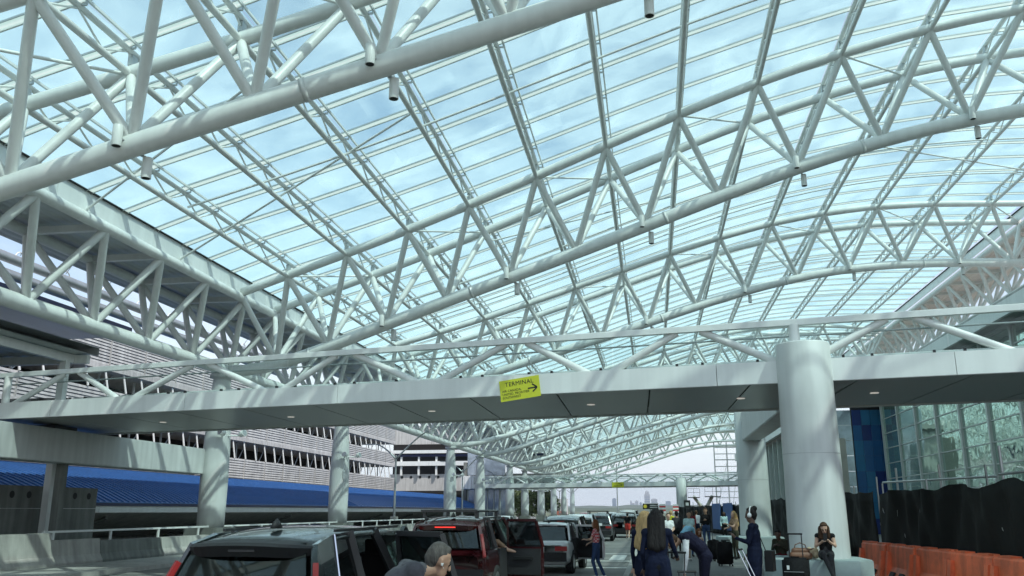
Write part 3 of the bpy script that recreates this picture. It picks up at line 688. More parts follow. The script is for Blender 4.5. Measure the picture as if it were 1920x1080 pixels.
def blue_roof(lab, Y0, Y1, ox=0., oz=0.):
    t = thing('blue_roof', lab, 'roof', (-25.3+ox, Y0, 2+oz))
    pr = [(-25.3,2.27),(-26.4,2.78),(-27.6,3.25),(-28.8,3.63),(-30.,3.93),(-31.2,4.14),(-32.3,4.27),(-33.4,4.32)]
    pr = [(x+ox, z+oz) for x, z in pr]
    v = []; f = []
    for y in (Y0, Y1):
        for x, z in pr: v.append((x, y, z))
        for x, z in reversed(pr): v.append((x, y, z-.12))
    n = len(pr)*2; f = [(i, (i+1) % n, n+(i+1) % n, n+i) for i in range(n)]+[tuple(range(n-1,-1,-1)), tuple(range(n, 2*n))]
    mesh('sheeting', v, f, BLUE, t)
    mb = MB(); y = Y0+.05
    while y < Y1:
        for (x0, z0), (x1, z1) in zip(pr[:-1], pr[1:]): mb.bar((x0, y, z0+.03), (x1, y, z1+.03), .05, .07)
        y += .48 if y < 75 else .96
    tag(mb.build('standing_seams', BLUE, t), kind='stuff')
    box('eave_gutter', (-25.25+ox, (Y0+Y1)/2, 2.16+oz), (.16, Y1-Y0, .13), BLUED, t); y = Y0
    while y < Y1-1:
        box('eave_fascia', (-25.28+ox, y+2.4, 1.94+oz), (.08, 4.77, .30), STEELF, t); y += 4.8
    vv, ff = prism([(-25.3+ox,1.8+oz),(-25.3+ox,2.15+oz),(-33.4+ox,4.15+oz),(-33.4+ox,3.7+oz),(-29.4+ox,.55+oz)], Y0+.02, Y0+.14); mesh('gable_panel', vv, ff, STEELF, t)
    vv, ff = prism([(-25.36+ox,1.76+oz),(-25.36+ox,1.84+oz),(-29.4+ox,.62+oz),(-29.4+ox,.5+oz)], Y0+.1, Y1); mesh('soffit', vv, ff, CONC, t)
    y = Y0+6
    while y < Y1: tube('bracket', (-25.6+ox, y, 1.55+oz), (-29.2+ox, y+.2, .35+oz), .09, CONCD, t, 6); y += 11
    return t
blue_roof('long blue standing seam roof beyond the parapet', 33.2, 136)
blue_roof('short blue roof piece behind the dark wall with round holes', 14, 30.5, -1.2, .25)
tag(box('undercroft_wall', (-30, 80, .6), (.4, 112, 2.2), CONC), 'dark concrete wall under the long blue roof', 'wall')

# ================================================================ louvred garage
gar = thing('parking_garage', 'grey louvred parking garage with open storeys beyond the blue roof', 'building', (-36, 20, 0))
def louvre_mesh(w_, h):
    mb = MB(); n = int(h/.2)
    for i in range(n): mb.box((0, 0, .1+i*h/n), (.10, w_, h/n*.80), M=Matrix.Translation((0, 0, .1+i*h/n)) @ Matrix.Rotation(R(-18), 4, 'Y'))
    mb.box((-.09, 0, h/2), (.03, w_, h))
    for s in (-1, 1): mb.box((.0, s*(w_/2-.03), h/2), (.16, .05, h))
    me = bpy.data.meshes.new('louvre_panel'); me.from_pydata([tuple(a) for a in mb.v], [], mb.f); me.materials.append(LOUV); me.update(); return me
BAYS = [19.5+4.25*i for i in range(24)]
for z0, h in ((3.6,2.75),(8.2,1.55),(11.35,2.5)):
    me = louvre_mesh(4.2, h)
    for y in BAYS: _link(bpy.data.objects.new('louvre_panel', me), gar, Matrix.Translation((-36, y+2.1, z0)))
for z in (3.5, 8.15, 11.3): box('floor_slab', (-42, 70.5, z-.1), (12.2, 102.4, .35), FARCONC, gar)
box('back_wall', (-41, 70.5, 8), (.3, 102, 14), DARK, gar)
for z0, z1 in ((6.4, 8.0), (9.8, 11.15)):
    for i, y in enumerate(BAYS):
        for j in range(2):
            yy = y+j*2.12
            tube('strut', (-35.9, yy, z0-.05), (-36.1, yy-.28, z1+.1), .075, STEEL, gar, 6)
        tube('brace', (-36.7, y+.2, z0), (-36.9, y+2.0, z1), .05, GALV, gar, 5)
        box('inner_post', (-37.4, y+1.1, (z0+z1)/2), (.12, .12, z1-z0+.3), STEEL, gar)
pr = thing('pipe_run', 'pair of hanging grey pipes outside the garage side truss', 'pipes', (-27, 18, 11.7))
for z, r_ in ((12.42, .22), (11.72, .22)): tube('pipe', (-27, 16, z), (-27, 62, z), r_, GALV, pr, 10)
for i in range(14):
    y = 20.5+i*3.1; tube('hanger_rod', (-27, y, 12.7), (-25.3, y, 15.2), .018, GALV, pr, 5)
    for zz in (12.42,):
        v, f = sweep_geo([(-27+.02, y+.30*math.cos(a), zz+.12+.30*math.sin(a)) for a in np.linspace(0, 2*math.pi, 15)], .03, 5, False); mesh('ring_clamp', v, f, STEEL, pr, True)
bs = thing('blue_eave', 'dark blue roof edge behind the garage side truss', 'roof', (-27, 16, 11)); box('edge', (-27.3, 33, 11.16), (.3, 18, .34), BLUED, bs); box('underside', (-30, 33, 10.9), (5.6, 18, .12), DECK, bs)
# lower covered walkway at the garage end of the footbridge
lw = thing('covered_walkway', 'low grey roofed walkway between the footbridge and the garage', 'walkway', (-27, 22, 0))
v = []; f = []; n = 40
for i in range(n+1):
    x = -34+13.2*i/n; zz = 7.62+(.05 if i % 2 else 0); v += [(x, 14, zz), (x, 30.2, zz), (x, 14, zz+.3), (x, 30.2, zz+.3)]
for i in range(n): a = i*4; f += [(a, a+1, a+5, a+4), (a+2, a+6, a+7, a+3), (a+1, a+3, a+7, a+5)]
mesh('roof_sheet', v, f, DECK, lw)
for x in (-21.6, -26, -30.5): box('roof_beam', (x, 22, 7.44), (.2, 16, .32), STEEL, lw)
box('roof_beam', (-27.5, 29.9, 7.44), (13, .2, .32), STEEL, lw)
for x, y in ((-21.6, 29.4), (-23.6, 27.0), (-27, 29.4), (-31, 29.4), (-21.6, 20)): box('post', (x, y, 3.7), (.26, .26, 7.3), STEEL, lw)
box('parapet_panel', (-28, 31.0, 5.9), (11, .12, .5), BLACKM, lw)

# ================================================================ concrete building and glazed lobby at the end
cg = thing('concrete_garage', 'pale concrete garage front at the far end of the louvred garage', 'building', (-30, 140, 0))
for z0, z1, y, m_ in ((5.0,7.6,0,FARCONC),(12.4,15.4,.5,FARCONC),(10.85,11.35,-1.2,STEELF),(8.9,9.6,-1.0,STEELF),(10.35,10.7,-.8,BLUED)):
    for k in range(4): box('front_panel', (-42+k*6.7+3.3, 140+y, (z0+z1)/2), (6.66, .5, z1-z0), m_, cg)
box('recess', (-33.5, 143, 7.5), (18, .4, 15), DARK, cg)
for k in range(9): box('post', (-40+k*2.9, 139.2, 9.0), (.3, .3, 3.2), STEEL, cg)
for k in range(16): tube('hole_shade', (-40+k*1.5, 139.70, 7.15), (-40+k*1.5, 139.76, 7.15), .22, DARKGAP, cg, 10)  # holes drawn as dark discs, their shade put into the colour
for k in range(10): box('parapet_fin', (-41+k*2.6, 140.2, 15.6), (.25, .4, .5), FARCONC, cg)
lo = thing('glazed_lobby', 'dark glazed lobby with pale ribbed canopy behind the far columns', 'building', (-25, 128, 0))
box('glass_front', (-24.6, 132.4, 2.6), (6.0, .2, 5.0), PALEG, lo)
for k in range(7): box('mullion', (-27.5+k*.98, 132.2, 2.6), (.12, .15, 5.0), CWALLM, lo)
for k in range(12): box('canopy_rib', (-27.4+k*.52, 130.0, 5.9), (.48, 4.5, 1.9-.1*(k % 2)), STEELF, lo)
box('upper_glass', (-24.8, 132.6, 9.1), (5.8, .2, 4.0), PALEG, lo); box('roof', (-24.8, 134, 11.3), (6.4, 3, .4), FARCONC, lo)
box('side_wall', (-28.0, 133, 4.5), (.4, 2, 9), CONCD, lo)

# ================================================================ lamps
def twin_lamp():
    t = thing('twin_arm_lamp', 'x', 'street lamp', (-20.3, 69, 1.3), 0, 'twin-arm lamps along the parapet')
    pbox('base', (0, 0, .0), (.5, .5, .28), CONC, t); ptube('pole', (0,0,.1), (0,0,4.9), .10, GALV, t, 10, .75)
    for s, ln, rise in ((1, 4.0, 2.6), (-1, 1.9, 1.2)):
        pts = [(s*ln*u, 0, 4.6+rise*math.sin(u*math.pi/2)) for u in np.linspace(0, 1, 12)]
        v, f = sweep_geo(pts, [.07-.03*u for u in np.linspace(0, 1, 12)], 8); a = pmesh('arm', v, f, GALV, t, True)
        pbox('lamp_head', (s*(ln+.28), 0, 4.6+rise-.02), (.65, .22, .08), GALV, t)
    return t
tl0 = twin_lamp(); ly = [69, 94.5, 118, 142, 168, 196, 226]
for i, y in enumerate(ly):
    lab = 'grey twin-arm lamp, %s along the parapet from the column with the oval plate' % ORD[i]
    if i == 0: tl0['label'] = lab
    else: copy_tree(tl0, Matrix.Translation((-20.3, y, 1.3)))['label'] = lab

# ================================================================ far things: trees, house, hills, skyline
LEAF = [mat('foliage_%d' % i, c, .7, var=.35, vscale=.6) for i, c in enumerate(((.07,.10,.03),(.10,.13,.04),(.05,.075,.025)))]
BARK = mat('bark', (.10,.075,.05), .9, var=.3, vscale=3)
def tree(lab, x, y, h, rad, seed, z0=-.05):
    g = np.random.default_rng(seed); t = thing('tree', lab, 'tree', (x, y, z0), 0, 'trees beyond the far columns')
    v, f = sweep_geo([(x,y,z0),(x+.1,y,z0+h*.25),(x-.05,y+.1,z0+h*.5),(x+.1,y,z0+h*.8)], [h*.045,h*.035,h*.025,h*.008], 8); mesh('trunk', v, f, BARK, t, True)
    for k in range(5):
        a = g.uniform(0, 6.28); r_ = rad*g.uniform(.5, .85); tube('limb', (x, y, z0+h*.35), (x+r_*math.cos(a), y+r_*math.sin(a), z0+h*g.uniform(.55,.8)), h*.015, BARK, t, 5, .4)
    v = []; f = []; mi = []
    cl_ = [(g.normal(0, .45)*rad, g.normal(0, .45)*rad, h*(.6+.2*g.normal()*.8), g.uniform(.25, .5)*rad) for _ in range(26)]
    for cx, cy, cz, cr in cl_:
        for _ in range(130):
            d = g.normal(size=3); d /= np.linalg.norm(d); p = np.array((x+cx, y+cy, z0+max(cz, h*.25)))+d*cr*g.uniform(.6, 1.05)
            u_ = g.normal(size=3); u_ /= np.linalg.norm(u_); w2 = np.cross(u_, d); w2 /= np.linalg.norm(w2)+1e-9; s = .10*rad*g.uniform(.5, 1)
            b = len(v); v += [p-u_*s, p+w2*s*.6, p+u_*s, p-w2*s*.6]; f.append((b, b+1, b+2, b+3)); mi.append(int(g.integers(0, 3)))
    tag(mesh('crown', v, f, LEAF, t, False, None, mi), kind='stuff'); return t
tree('rounded olive green tree right behind the far columns', -27.6, 185, 6.6, 3.6, 1)
tree('smaller olive green tree between two far columns', -23.7, 196, 6.4, 3.4, 2)
tree('dark green tree beside the small white house', -30.5, 215, 7.5, 3.8, 3)
hs = thing('white_house', 'small white building with dark paned windows behind the far columns', 'building', (-28.5, 262, 0))
box('wall', (-26.6, 262, 2.6), (3.4, 4, 5.3), FARCONC, hs); BRICKR = mat('red_brick', (.28,.10,.07), .85, var=.2, vscale=2)
box('base_course', (-26.6, 259.9, .9), (3.5, .3, 1.9), BRICKR, hs)
for k in range(2):
    wdo = box('window', (-27.4+k*1.6, 259.93, 3.2), (1.2, .2, 2.2), BLACKM, hs); box('glazing_cross', (-27.4+k*1.6, 259.8, 3.2), (.1, .06, 2.2), STEELF, wdo); box('glazing_cross', (-27.4+k*1.6, 259.8, 3.3), (1.2, .06, .1), STEELF, wdo)
def ridge(name, y, base, amp, x0, x1, m_, seed, dep=300):
    g = np.random.default_rng(seed); v = []; f = []; n = 220
    ph = g.uniform(0, 6, 6)
    for i in range(n+1):
        x = x0+(x1-x0)*i/n; z = base+amp*(.5*math.sin(x*.0021+ph[0])+.3*math.sin(x*.0067+ph[1])+.16*math.sin(x*.021+ph[2])+.10*math.sin(x*.057+ph[3])+.10*g.normal())
        v += [(x, y-dep, -.5), (x, y, z), (x, y+dep, -.5)]
    for i in range(n):
        a = i*3; f += [(a, a+3, a+4, a+1), (a+1, a+4, a+5, a+2)]
    return tag(mesh(name, v, f, m_), kind='structure')
HILL = mat('wooded_hill', (.05,.075,.035), .95, var=.4, vscale=.01)
ridge('hills', 2600, 13, 5, -4500, 4500, HILL, 5); ridge('hills', 5200, 36, 10, -8000, 8000, HILL, 9, 600)
SKYM = mat('tower_cladding', (.30,.30,.31), .5, var=.1, vscale=.02)
SKYG = mat('tower_glass', (.10,.14,.20), .2, var=.1, vscale=.02)
D_ = 8200
def tower(px, wpx, ypx, lab, crown=False, m_=SKYM):
    x = (px-1226)/1636*D_; w_ = wpx/1636*D_; h = (958-ypx)/1636*D_
    t = thing('tower', lab, 'tower', (x, D_, 0), 0, 'towers of the distant skyline')
    box('shaft', (x, D_, h*(.41 if crown else .5)), (w_, w_*.8, h*(.82 if crown else 1)), m_, t)
    if crown:
        box('setback', (x, D_, h*.86), (w_*.72, w_*.6, h*.1), m_, t)
        for a in (-.22, 0, .22): box('spire', (x+a*w_, D_, h*(.93 if a else .955)), (w_*.14, w_*.14, h*(.07 if a else .1)), m_, t)
    else: box('roof_plant', (x, D_, h*1.015), (w_*.6, w_*.5, h*.04), m_, t)
    for k in range(1, 7): box('window_band', (x, D_-w_*.405, h*(.82 if crown else 1)*k/7.2), (w_*.96, w_*.02, h*.05), SKYG, t)
    return t
tower(1156, 7, 936, 'slim flat-topped tower standing apart on the distant skyline', False, SKYG)
tower(1215, 10, 922, 'tallest skyline tower with a spiked crown', True)
tower(1227.5, 11, 937, 'broad flat tower right beside the spiked tower', False)
tower(1196, 6, 940, 'pale short tower between the slim and the spiked towers', False)
tower(1190, 5, 944, 'lowest pale block of the distant skyline', False); tower(1186, 3, 940, 'thin crane-topped tower of the distant skyline', False); tower(1203, 4, 943, 'narrow low block left by the spiked tower', False, SKYG)
tower(1252, 9, 941, 'wide glassy tower behind the striped boards', False, SKYG)

# ================================================================ works area behind the crowd
LIFT = mat('lift_paint', (.55,.52,.45), .5, var=.15); LIFTO = mat('lift_orange', (.45,.16,.03), .5)
def boom_lift(lab, x, y, knee, tip, bw_):
    t = thing('boom_lift', lab, 'boom lift', (x, y, 0), 0, 'boom lifts behind the far fence')
    box('chassis', (x+1, y, .9), (2.6, 1.9, .7), LIFTO, t)
    for sx in (-1, 1):
        for sy in (-1, 1): tube('wheel', (x+1+sx*.9, y+sy*.75, .45), (x+1+sx*.9, y+sy*1.05, .45), .45, BLACK, t, 14)
    tube('lower_boom', (x+1.3, y, 1.2), knee, .22, LIFT, t, 8); tube('upper_boom', knee, tip, .17, LIFT, t, 8)
    tx, ty, tz = tip; box('basket_floor', (tx, ty-.2, tz-.1), (bw_, .9, .08), BLACKM, t)
    for dz in (.4, .8): 
        for yy in (-.65,): tube('basket_rail', (tx-bw_/2, ty+yy, tz+dz), (tx+bw_/2, ty+yy, tz+dz), .016, BLACKM, t, 5)
    for dx in (-.5, 0, .5):
        for yy in (-.65,): tube('basket_post', (tx+dx*bw_, ty+yy, tz-.1), (tx+dx*bw_, ty+yy, tz+.8), .014, BLACKM, t, 5)
    return t
boom_lift('straight boom lift with raised basket beyond the far fence', 4.4, 96, (5.0, 96, 2.2), (4.17, 95.6, 3.3), 1.2)
boom_lift('bent boom lift with dark basket beyond the far fence', 4.2, 90, (4.9, 90, 1.8), (5.75, 90, 3.3), 1.5)
def scaffold(lab, x0, y0, nx, nz, s=1.9):
    t = thing('scaffold', lab, 'scaffold', (x0, y0, 0))
    for i in range(nx+1):
        for yy in (0, 1.3): tube('standard', (x0+i*s, y0+yy, 0), (x0+i*s, y0+yy, nz*s+.8), .05, GALV, t, 5)
    for k in range(1, nz+1):
        for yy in (0, 1.3):
            tube('ledger', (x0, y0+yy, k*s), (x0+nx*s, y0+yy, k*s), .045, GALV, t, 5)
            tube('ledger', (x0, y0+yy, k*s+.9), (x0+nx*s, y0+yy, k*s+.9), .035, GALV, t, 5)
    for i in range(nx): tube('brace', (x0+i*s, y0, 0 if i % 2 else s), (x0+(i+1)*s, y0, s*nz if i % 2 else s*(nz-1)), .035, GALV, t, 5)
    return t
scaffold('tall grey scaffold tower past the distant footbridge', 9.6, 140, 2, 6)
STR = mat('barricade_red', (.55,.05,.05), .6); STW = mat('barricade_white', (.75,.75,.73), .6)
for i, (x, y) in enumerate(((.75, 78.), (2.0, 84.))):
    t = thing('striped_board', 'red and white striped works board on legs, %s' % ('next to the wide sign' if i == 0 else 'next to the stout far column'), 'barricade', (x, y, .13), 0, 'striped works boards')
    for k in range(5): box('stripe', (x, y, 1.75+k*.15), (.52, .04, .148), STR if k % 2 else STW, t)
    for s in (-1, 1): box('leg', (x+s*.2, y+.05, .9), (.05, .05, 1.55), GALV, t)
sg = thing('direction_sign', 'black direction sign with yellow disc above the crowd', 'sign', (-.15, 44, .13)); 
box('board', (-.15, 44, 2.06), (.74, .05, .26), INK, sg); tube('yellow_disc', (-.40, 43.97, 2.06), (-.40, 43.96, 2.06), .085, mat('sign_yellow', (.75,.62,.05), .5), sg, 16)
for zz, w_ in ((2.11, .4), (2.02, .36)): box('text_line', (.02-(.4-w_)/2, 43.968, zz), (w_, .01, .035), mat('sign_grey', (.55,.56,.55), .5), sg)
tube('post', (-.15, 44.05, .13), (-.15, 44.05, 1.95), .03, GALV, sg, 8); box('top_edge', (-.15, 44, 2.20), (.76, .06, .025), STEEL, sg)
sg2 = thing('totem_sign', 'small dark totem sign beside the far stout column', 'sign', (2.25, 62, .13)); box('board', (2.25, 62, 2.3), (.42, .08, .5), INK, sg2); box('emblem', (2.25, 61.95, 2.3), (.2, .02, .2), mat('sign_grey', (.55,.56,.55), .5), sg2); tube('post', (2.25, 62, .13), (2.25, 62, 2.1), .04, BLACKM, sg2, 8)
sp = thing('flag_pole', 'thin pale pole rising beyond the distant footbridge', 'pole', (-5.9, 150, 0)); tube('shaft', (-5.9, 150, 0), (-5.9, 150, 9.5), .09, GALV, sp, 8); box('foot', (-5.9, 150, .2), (.5, .5, .4), CONC, sp)
# ================================================================ vehicles
TYRE = mat('tyre_rubber', (.018,.018,.018), .8); RIM = mat('alloy_rim', (.45,.45,.46), .3, metal=.8)
CHROME = mat('chrome', (.7,.71,.72), .12, metal=1., var=.02); SEATM = mat('seat_fabric', (.035,.033,.033), .85)
def lampmat(name, col, em):
    m = mat(name, col, .25, var=.05); b = m.node_tree.nodes['Principled BSDF']; b.inputs['Emission Color'].default_value = (*col, 1); b.inputs['Emission Strength'].default_value = em; return m
TAIL = mat('tail_lamp_red', (.30,.012,.012), .4, coat=.0); BRAKE = lampmat('brake_lamp_lit', (.8,.03,.02), 1.1); CLEAR = mat('clear_lamp', (.6,.6,.6), .1, coat=1.)
PLATE = mat('number_plate', (.6,.6,.58), .5)
def paint(name, col, metal=.35, rough=.28): return mat('paint_'+name, col, rough, metal=metal, var=.03, coat=1.)
def car(label, x, y, rz, pcol, L=4.65, W=1.86, H=1.68, kind='suv', detail=2, opened=None, rack=False, brake=False, group='vehicles waiting along the kerb'):
    t = thing('car', label, 'car', (x, y, 0), rz, group)
    hw = W/2; belt = 1.05 if kind != 'sedan' else .95
    st = [(-.5,.80,belt-.12,.48),(-.485,.93,belt-.03,.34),(-.44,.985,belt,.27),(-.3,1,belt,.24),(0,1,belt,.22),(.16,1,belt,.22),(.24,.995,belt+.0,.22),(.34,.98,belt-.07,.22),(.44,.94,belt-.18,.26),(.485,.84,belt-.28,.36),(.5,.70,belt-.36,.46)]
    if kind == 'sedan': st[0] = (-.5,.80,belt-.1,.48); st[2] = (-.44,.97,belt+.03,.27)
    v = []; f = []; n = 12
    for fy, fw, zt_, zb_ in st:
        w_ = hw*fw; h = zt_-zb_
        half = [(w_*.80,zb_),(w_*.965,zb_+h*.14),(w_,zb_+h*.42),(w_*.985,zb_+h*.74),(w_*.945,zb_+h*.94),(w_*.86,zt_)]
        ring = half+[(-a, b) for a, b in reversed(half)]
        v += [(a, fy*L, b) for a, b in ring]
    for i in range(len(st)-1):
        for j in range(n): f.append((i*n+j, i*n+(j+1) % n, (i+1)*n+(j+1) % n, (i+1)*n+j))
    f += [tuple(range(n)), tuple(range((len(st)-1)*n+n-1, (len(st)-1)*n-1, -1))]
    b = pmesh('body', v, f, pcol, t, True)
    pbox('cabin_floor', (0, -.1*L, belt+.005), (W*.8, .62*L, .012), DARK, t)
    if kind == 'suv': yb0, yr0, yr1, yb1 = -.485*L, -.43*L, .07*L, .235*L
    elif kind == 'van': yb0, yr0, yr1, yb1 = -.49*L, -.465*L, .14*L, .30*L
    else: yb0, yr0, yr1, yb1 = -.36*L, -.20*L, .08*L, .26*L
    wb, wr = hw*.90, hw*.735; zr = H-.075
    sd = lambda s, u, k: Vector((s*(wb+(wr-wb)*k), (yb0+(yb1-yb0)*u)*(1-k)+(yr0+(yr1-yr0)*u)*k, belt+(zr-belt)*k))
    us = {'suv':(.13,.32,.60,1.0),'van':(0,.22,.55,1.0),'sedan':(0,.12,.48,1.0)}[kind]
    # roof
    v = []; f = []; nx_, ny_ = 10, 14
    for i in range(ny_+1):
        q = i/ny_; yy = yr0-.05+(yr1-yr0+.1)*q
        for j in range(nx_+1):
            s = -1+2*j/nx_; zz = H-.065*abs(s)**2.6-.075*abs(2*q-1)**3*(q > .5)-(.13 if kind == 'suv' else .06)*abs(2*q-1)**2.2*(q < .5)
            v.append((s*(wr+.02)*(1-.04*abs(2*q-1)**4), yy, zz))
    o1 = len(v); v += [(a, b_, c-.05) for a, b_, c in v]; m1 = nx_+1
    for i in range(ny_):
        for j in range(nx_): a = i*m1+j; f += [(a, a+1, a+m1+1, a+m1), (o1+a, o1+a+m1, o1+a+m1+1, o1+a+1)]
    for i in range(ny_): a = i*m1; c = a+nx_; f += [(a, a+m1, o1+a+m1, o1+a), (c, o1+c, o1+c+m1, c+m1)]
    for j in range(nx_): a = j; c = ny_*m1+j; f += [(a, o1+a, o1+a+1, a+1), (c, c+1, o1+c+1, o1+c)]
    pmesh('roof', v, f, pcol, t, True)
    for s in (-1, 1):
        for k, (u, w_) in enumerate((((us[0]+.03)/2, .12+us[0]*.70*L), (us[1], .10), (us[2], .10), (us[3]-.015, .09))):
            p, q = sd(s, u, -.02), sd(s, u, 1.03); mb = MB(); mb.bar(p, q, w_ if k else .20, .055)
            # turn the flat of the pillar along the side
            d = (q-p); M = Matrix.Translation((p+q)/2) @ d.to_track_quat('Z', 'Y').to_matrix().to_4x4(); mb = MB(); mb.box(None, (.055, w_, d.length), M=M)
            if k == 0 and kind == 'suv':
                q4 = [sd(s, 0, -.02), sd(s, us[0]+.025, -.02), sd(s, us[0]+.025, 1.0), sd(s, .0, .84)]; o4 = Vector((s*.05, .02, .01)); pmesh('rear_quarter', [p+o4*.2 for p in q4]+[p-o4 for p in q4], [(0,1,2,3),(7,6,5,4),(0,4,5,1),(1,5,6,2),(2,6,7,3),(3,7,4,0)], pcol, t); continue
            pmesh('pillar', mb.v, mb.f, pcol if k in (0, 3) else BLACKM, t)
        for k in range(3):
            if opened and s == 1 and k == opened[0]: continue
            a, c = us[k]+.02, us[k+1]-.02
            q = [sd(s, a, .03), sd(s, c, .03), sd(s, c, .98), sd(s, a, .98)]; off = Vector((s*.012, 0, .004))
            g = pmesh('side_window', q+[p-off for p in q], [(0,1,2,3),(7,6,5,4),(0,4,5,1),(1,5,6,2),(2,6,7,3),(3,7,4,0)], CARG, t)
            if detail > 1:
                mb = MB(); mb.bar(q[0]+off, q[1]+off, .02, .022); mb.bar(q[3]+off, q[2]+off, .014, .018); mb.bar(q[0]+off, q[3]+off, .016, .03) if k == 0 else None
                pmesh('window_trim', mb.v, mb.f, CHROME if detail > 2 else BLACK, g, frame=t)
        if detail > 1:
            mb = MB(); p, q = sd(s, .20, 1.0), sd(s, .93, 1.0); mb.bar(p+Vector((-s*.035,0,.03)), q+Vector((-s*.035,0,.05)), .03, .03); pmesh('roof_rail', mb.v, mb.f, BLACKM, t)
        yw = (-.305*L, .30*L)
        for yy in yw:
            v, f = lathe([(.20,-.11),(.335,-.115),(.355,-.07),(.355,.07),(.335,.115),(.2,.11)], 22)
            M = RM[t] @ Matrix.Translation((s*(hw-.10), yy, .355)) @ Matrix.Rotation(R(90), 4, 'Y'); wh = mesh('wheel', v, f, TYRE, t, True, M)
            v, f = lathe([(.03,-.12*0+.118),(.21,.112),(.22,.10),(.03,.10)], 14); 
            M2 = RM[t] @ Matrix.Translation((s*(hw-.10), yy, .355)) @ Matrix.Rotation(R(90*s), 4, 'Y'); mesh('rim', v, f, RIM, wh, False, M2)
            if detail > 0:
                v, f = lathe([(.41,-.02),(.41,.02)], 24); pmesh('wheel_arch', [(s*(hw-.028)+z*.3, yy+a, .36+bb) for a, bb, z in v], f, BLACK, t)
        # lamps
        if kind == 'suv' and detail > 1:
            p, q = sd(s, .0, -.25), sd(s, .0, .50); mb = MB(); mb.bar(p+Vector((s*.0,-.02,0)), q+Vector((-s*.005,-.012,0)), .055, .07); pmesh('tail_lamp', mb.v, mb.f, TAIL, t)
        else: pbox('tail_lamp', (s*hw*.72, -.495*L, belt-.19), (.36, .07, .13), TAIL, t)
        pbox('head_lamp', (s*hw*.66, .485*L, belt-.33), (.34, .10, .12), CLEAR, t, (0,0,-s*R(14)))
        pbox('door_mirror', (s*(hw+.07), .19*L, belt+.06), (.18, .12, .14), pcol, t)
        if detail > 1:
            for u in (.30, .08): pbox('door_handle', (s*(hw+.004), (u-.14)*L, belt-.14), (.03, .2, .03), CHROME if detail > 2 else BLACK, t)
    rw = [sd(-1, .0, .05), sd(1, .0, .05), sd(1, .0, .86), sd(-1, .0, .86)]; off = Vector((0, .012, 0))
    rwv = [p+Vector((-.10*math.copysign(1, p.x), -.035, 0)) for p in rw]
    pmesh('rear_window', rwv+[p+off for p in rwv], [(0,1,2,3),(7,6,5,4),(0,4,5,1),(1,5,6,2),(2,6,7,3),(3,7,4,0)], CARG, t)
    ws = [sd(-1, 1, .03), sd(1, 1, .03), sd(1, 1, .97), sd(-1, 1, .97)]; off = Vector((0, -.012, 0))
    pmesh('windscreen', ws+[p+off for p in ws], [(0,1,2,3),(7,6,5,4),(0,4,5,1),(1,5,6,2),(2,6,7,3),(3,7,4,0)], CARG, t)
    pbox('rear_bumper', (0, -.497*L, .52), (W*.90, .12, .26), BLACK, t); pbox('number_plate', (0, -.513*L, belt-.22), (.32, .02, .16), PLATE, t)
    if kind != 'sedan':
        v = []; f = []; ns_ = 14; pr_ = [(-.20,-.215),(-.03,-.14),(.12,-.075),(.12,-.05),(-.06,-.045),(-.22,-.075),(-.27,-.105)]
        for i in range(ns_+1):
            e = -1+2*i/ns_; sq = 1-.35*abs(e)**6
            for a, c in pr_: v.append((e*wr*.99, yr0+a*sq+.07*e*e, zr-.075+(c+.075)*sq-.035*e*e))
        k7 = len(pr_)
        for i in range(ns_):
            for j in range(k7): f.append((i*k7+j, (i+1)*k7+j, (i+1)*k7+(j+1) % k7, i*k7+(j+1) % k7))
        f += [tuple(range(k7)), tuple(range(ns_*k7+k7-1, ns_*k7-1, -1))]
        pmesh('spoiler', v, f, BLACK if detail > 2 else pcol, t)
    pbox('brake_lamp', (0, yr0-.235, zr-.155), (.46 if brake else .3, .02, .022), BRAKE if brake else (BLACKM if detail > 2 else TAIL), t)
    if detail > 1:
        v, f = lathe([(.05,0),(.035,.05),(.008,.10)], 10, ey=2.2); pmesh('aerial_fin', [(a, b_+yr0+.42, c+H-.02) for a, b_, c in v], f, BLACK, t, True)
        for yy, k in ((-.20*L, 3), (.06*L, 2)):
            for i in range(k):
                xx = (-.48, 0, .48)[i] if k == 3 else (-.38, .38)[i]
                pbox('seat_back', (xx, yy, belt+.08), (.46, .14, .42), SEATM, t, (R(12), 0, 0)); pbox('headrest', (xx, yy-.06, belt+.37), (.26, .09, .17), SEATM, t, (R(8), 0, 0))
    if rack:
        for s in (-1, 1): ptube('rack_rail', (s*.60, yr0+.05, H+.11), (s*.60, yr1-.1, H+.11), .028, BLACKM, t, 8)
        for yy in (yr0+.2, (yr0+yr1)/2, yr1-.3): pbox('rack_bar', (0, yy, H+.10), (1.30, .07, .03), BLACKM, t)
        for s in (-1, 1):
            for yy in (yr0+.2, yr1-.3): pbox('rack_foot', (s*.6, yy, H+.03), (.06, .12, .16), BLACKM, t)
        pbox('rack_wind_deflector', (0, yr0+.04, H+.115), (1.28, .03, .05), BLACKM, t)
    if opened:
        k, ang = opened[0], opened[1]; u0, u1 = us[k], us[k+1]
        y0, y1 = sd(1, u0, 0).y, sd(1, u1, 0).y; ln = y1-y0
        hinge = RM[t] @ Vector((hw-.02, y1, 0)); D = Matrix.Translation(hinge) @ Matrix.Rotation(rz+ang, 4, 'Z')
        # door frame: door runs along -y from the hinge, then swings
        def dv(pts): return [D @ Vector(p) for p in pts]
        door = bpy.data.objects.new('door', None); _link(door, t, D)
        zt_ = zr-.02; zl = .38
        v, f = prism([(-.07,zl),(.02,zl+.1),(.03,.7),(-.01,belt),(-.09,belt),(-.10,.7)], -ln+.02, -.02); pmesh('door_skin', v, f, pcol, door)
        pbox('door_card', (-.105, -ln/2, .72), (.03, ln*.9, .58), DARK, door); pbox('arm_rest', (-.14, -ln/2, .80), (.07, ln*.5, .06), BLACK, door)
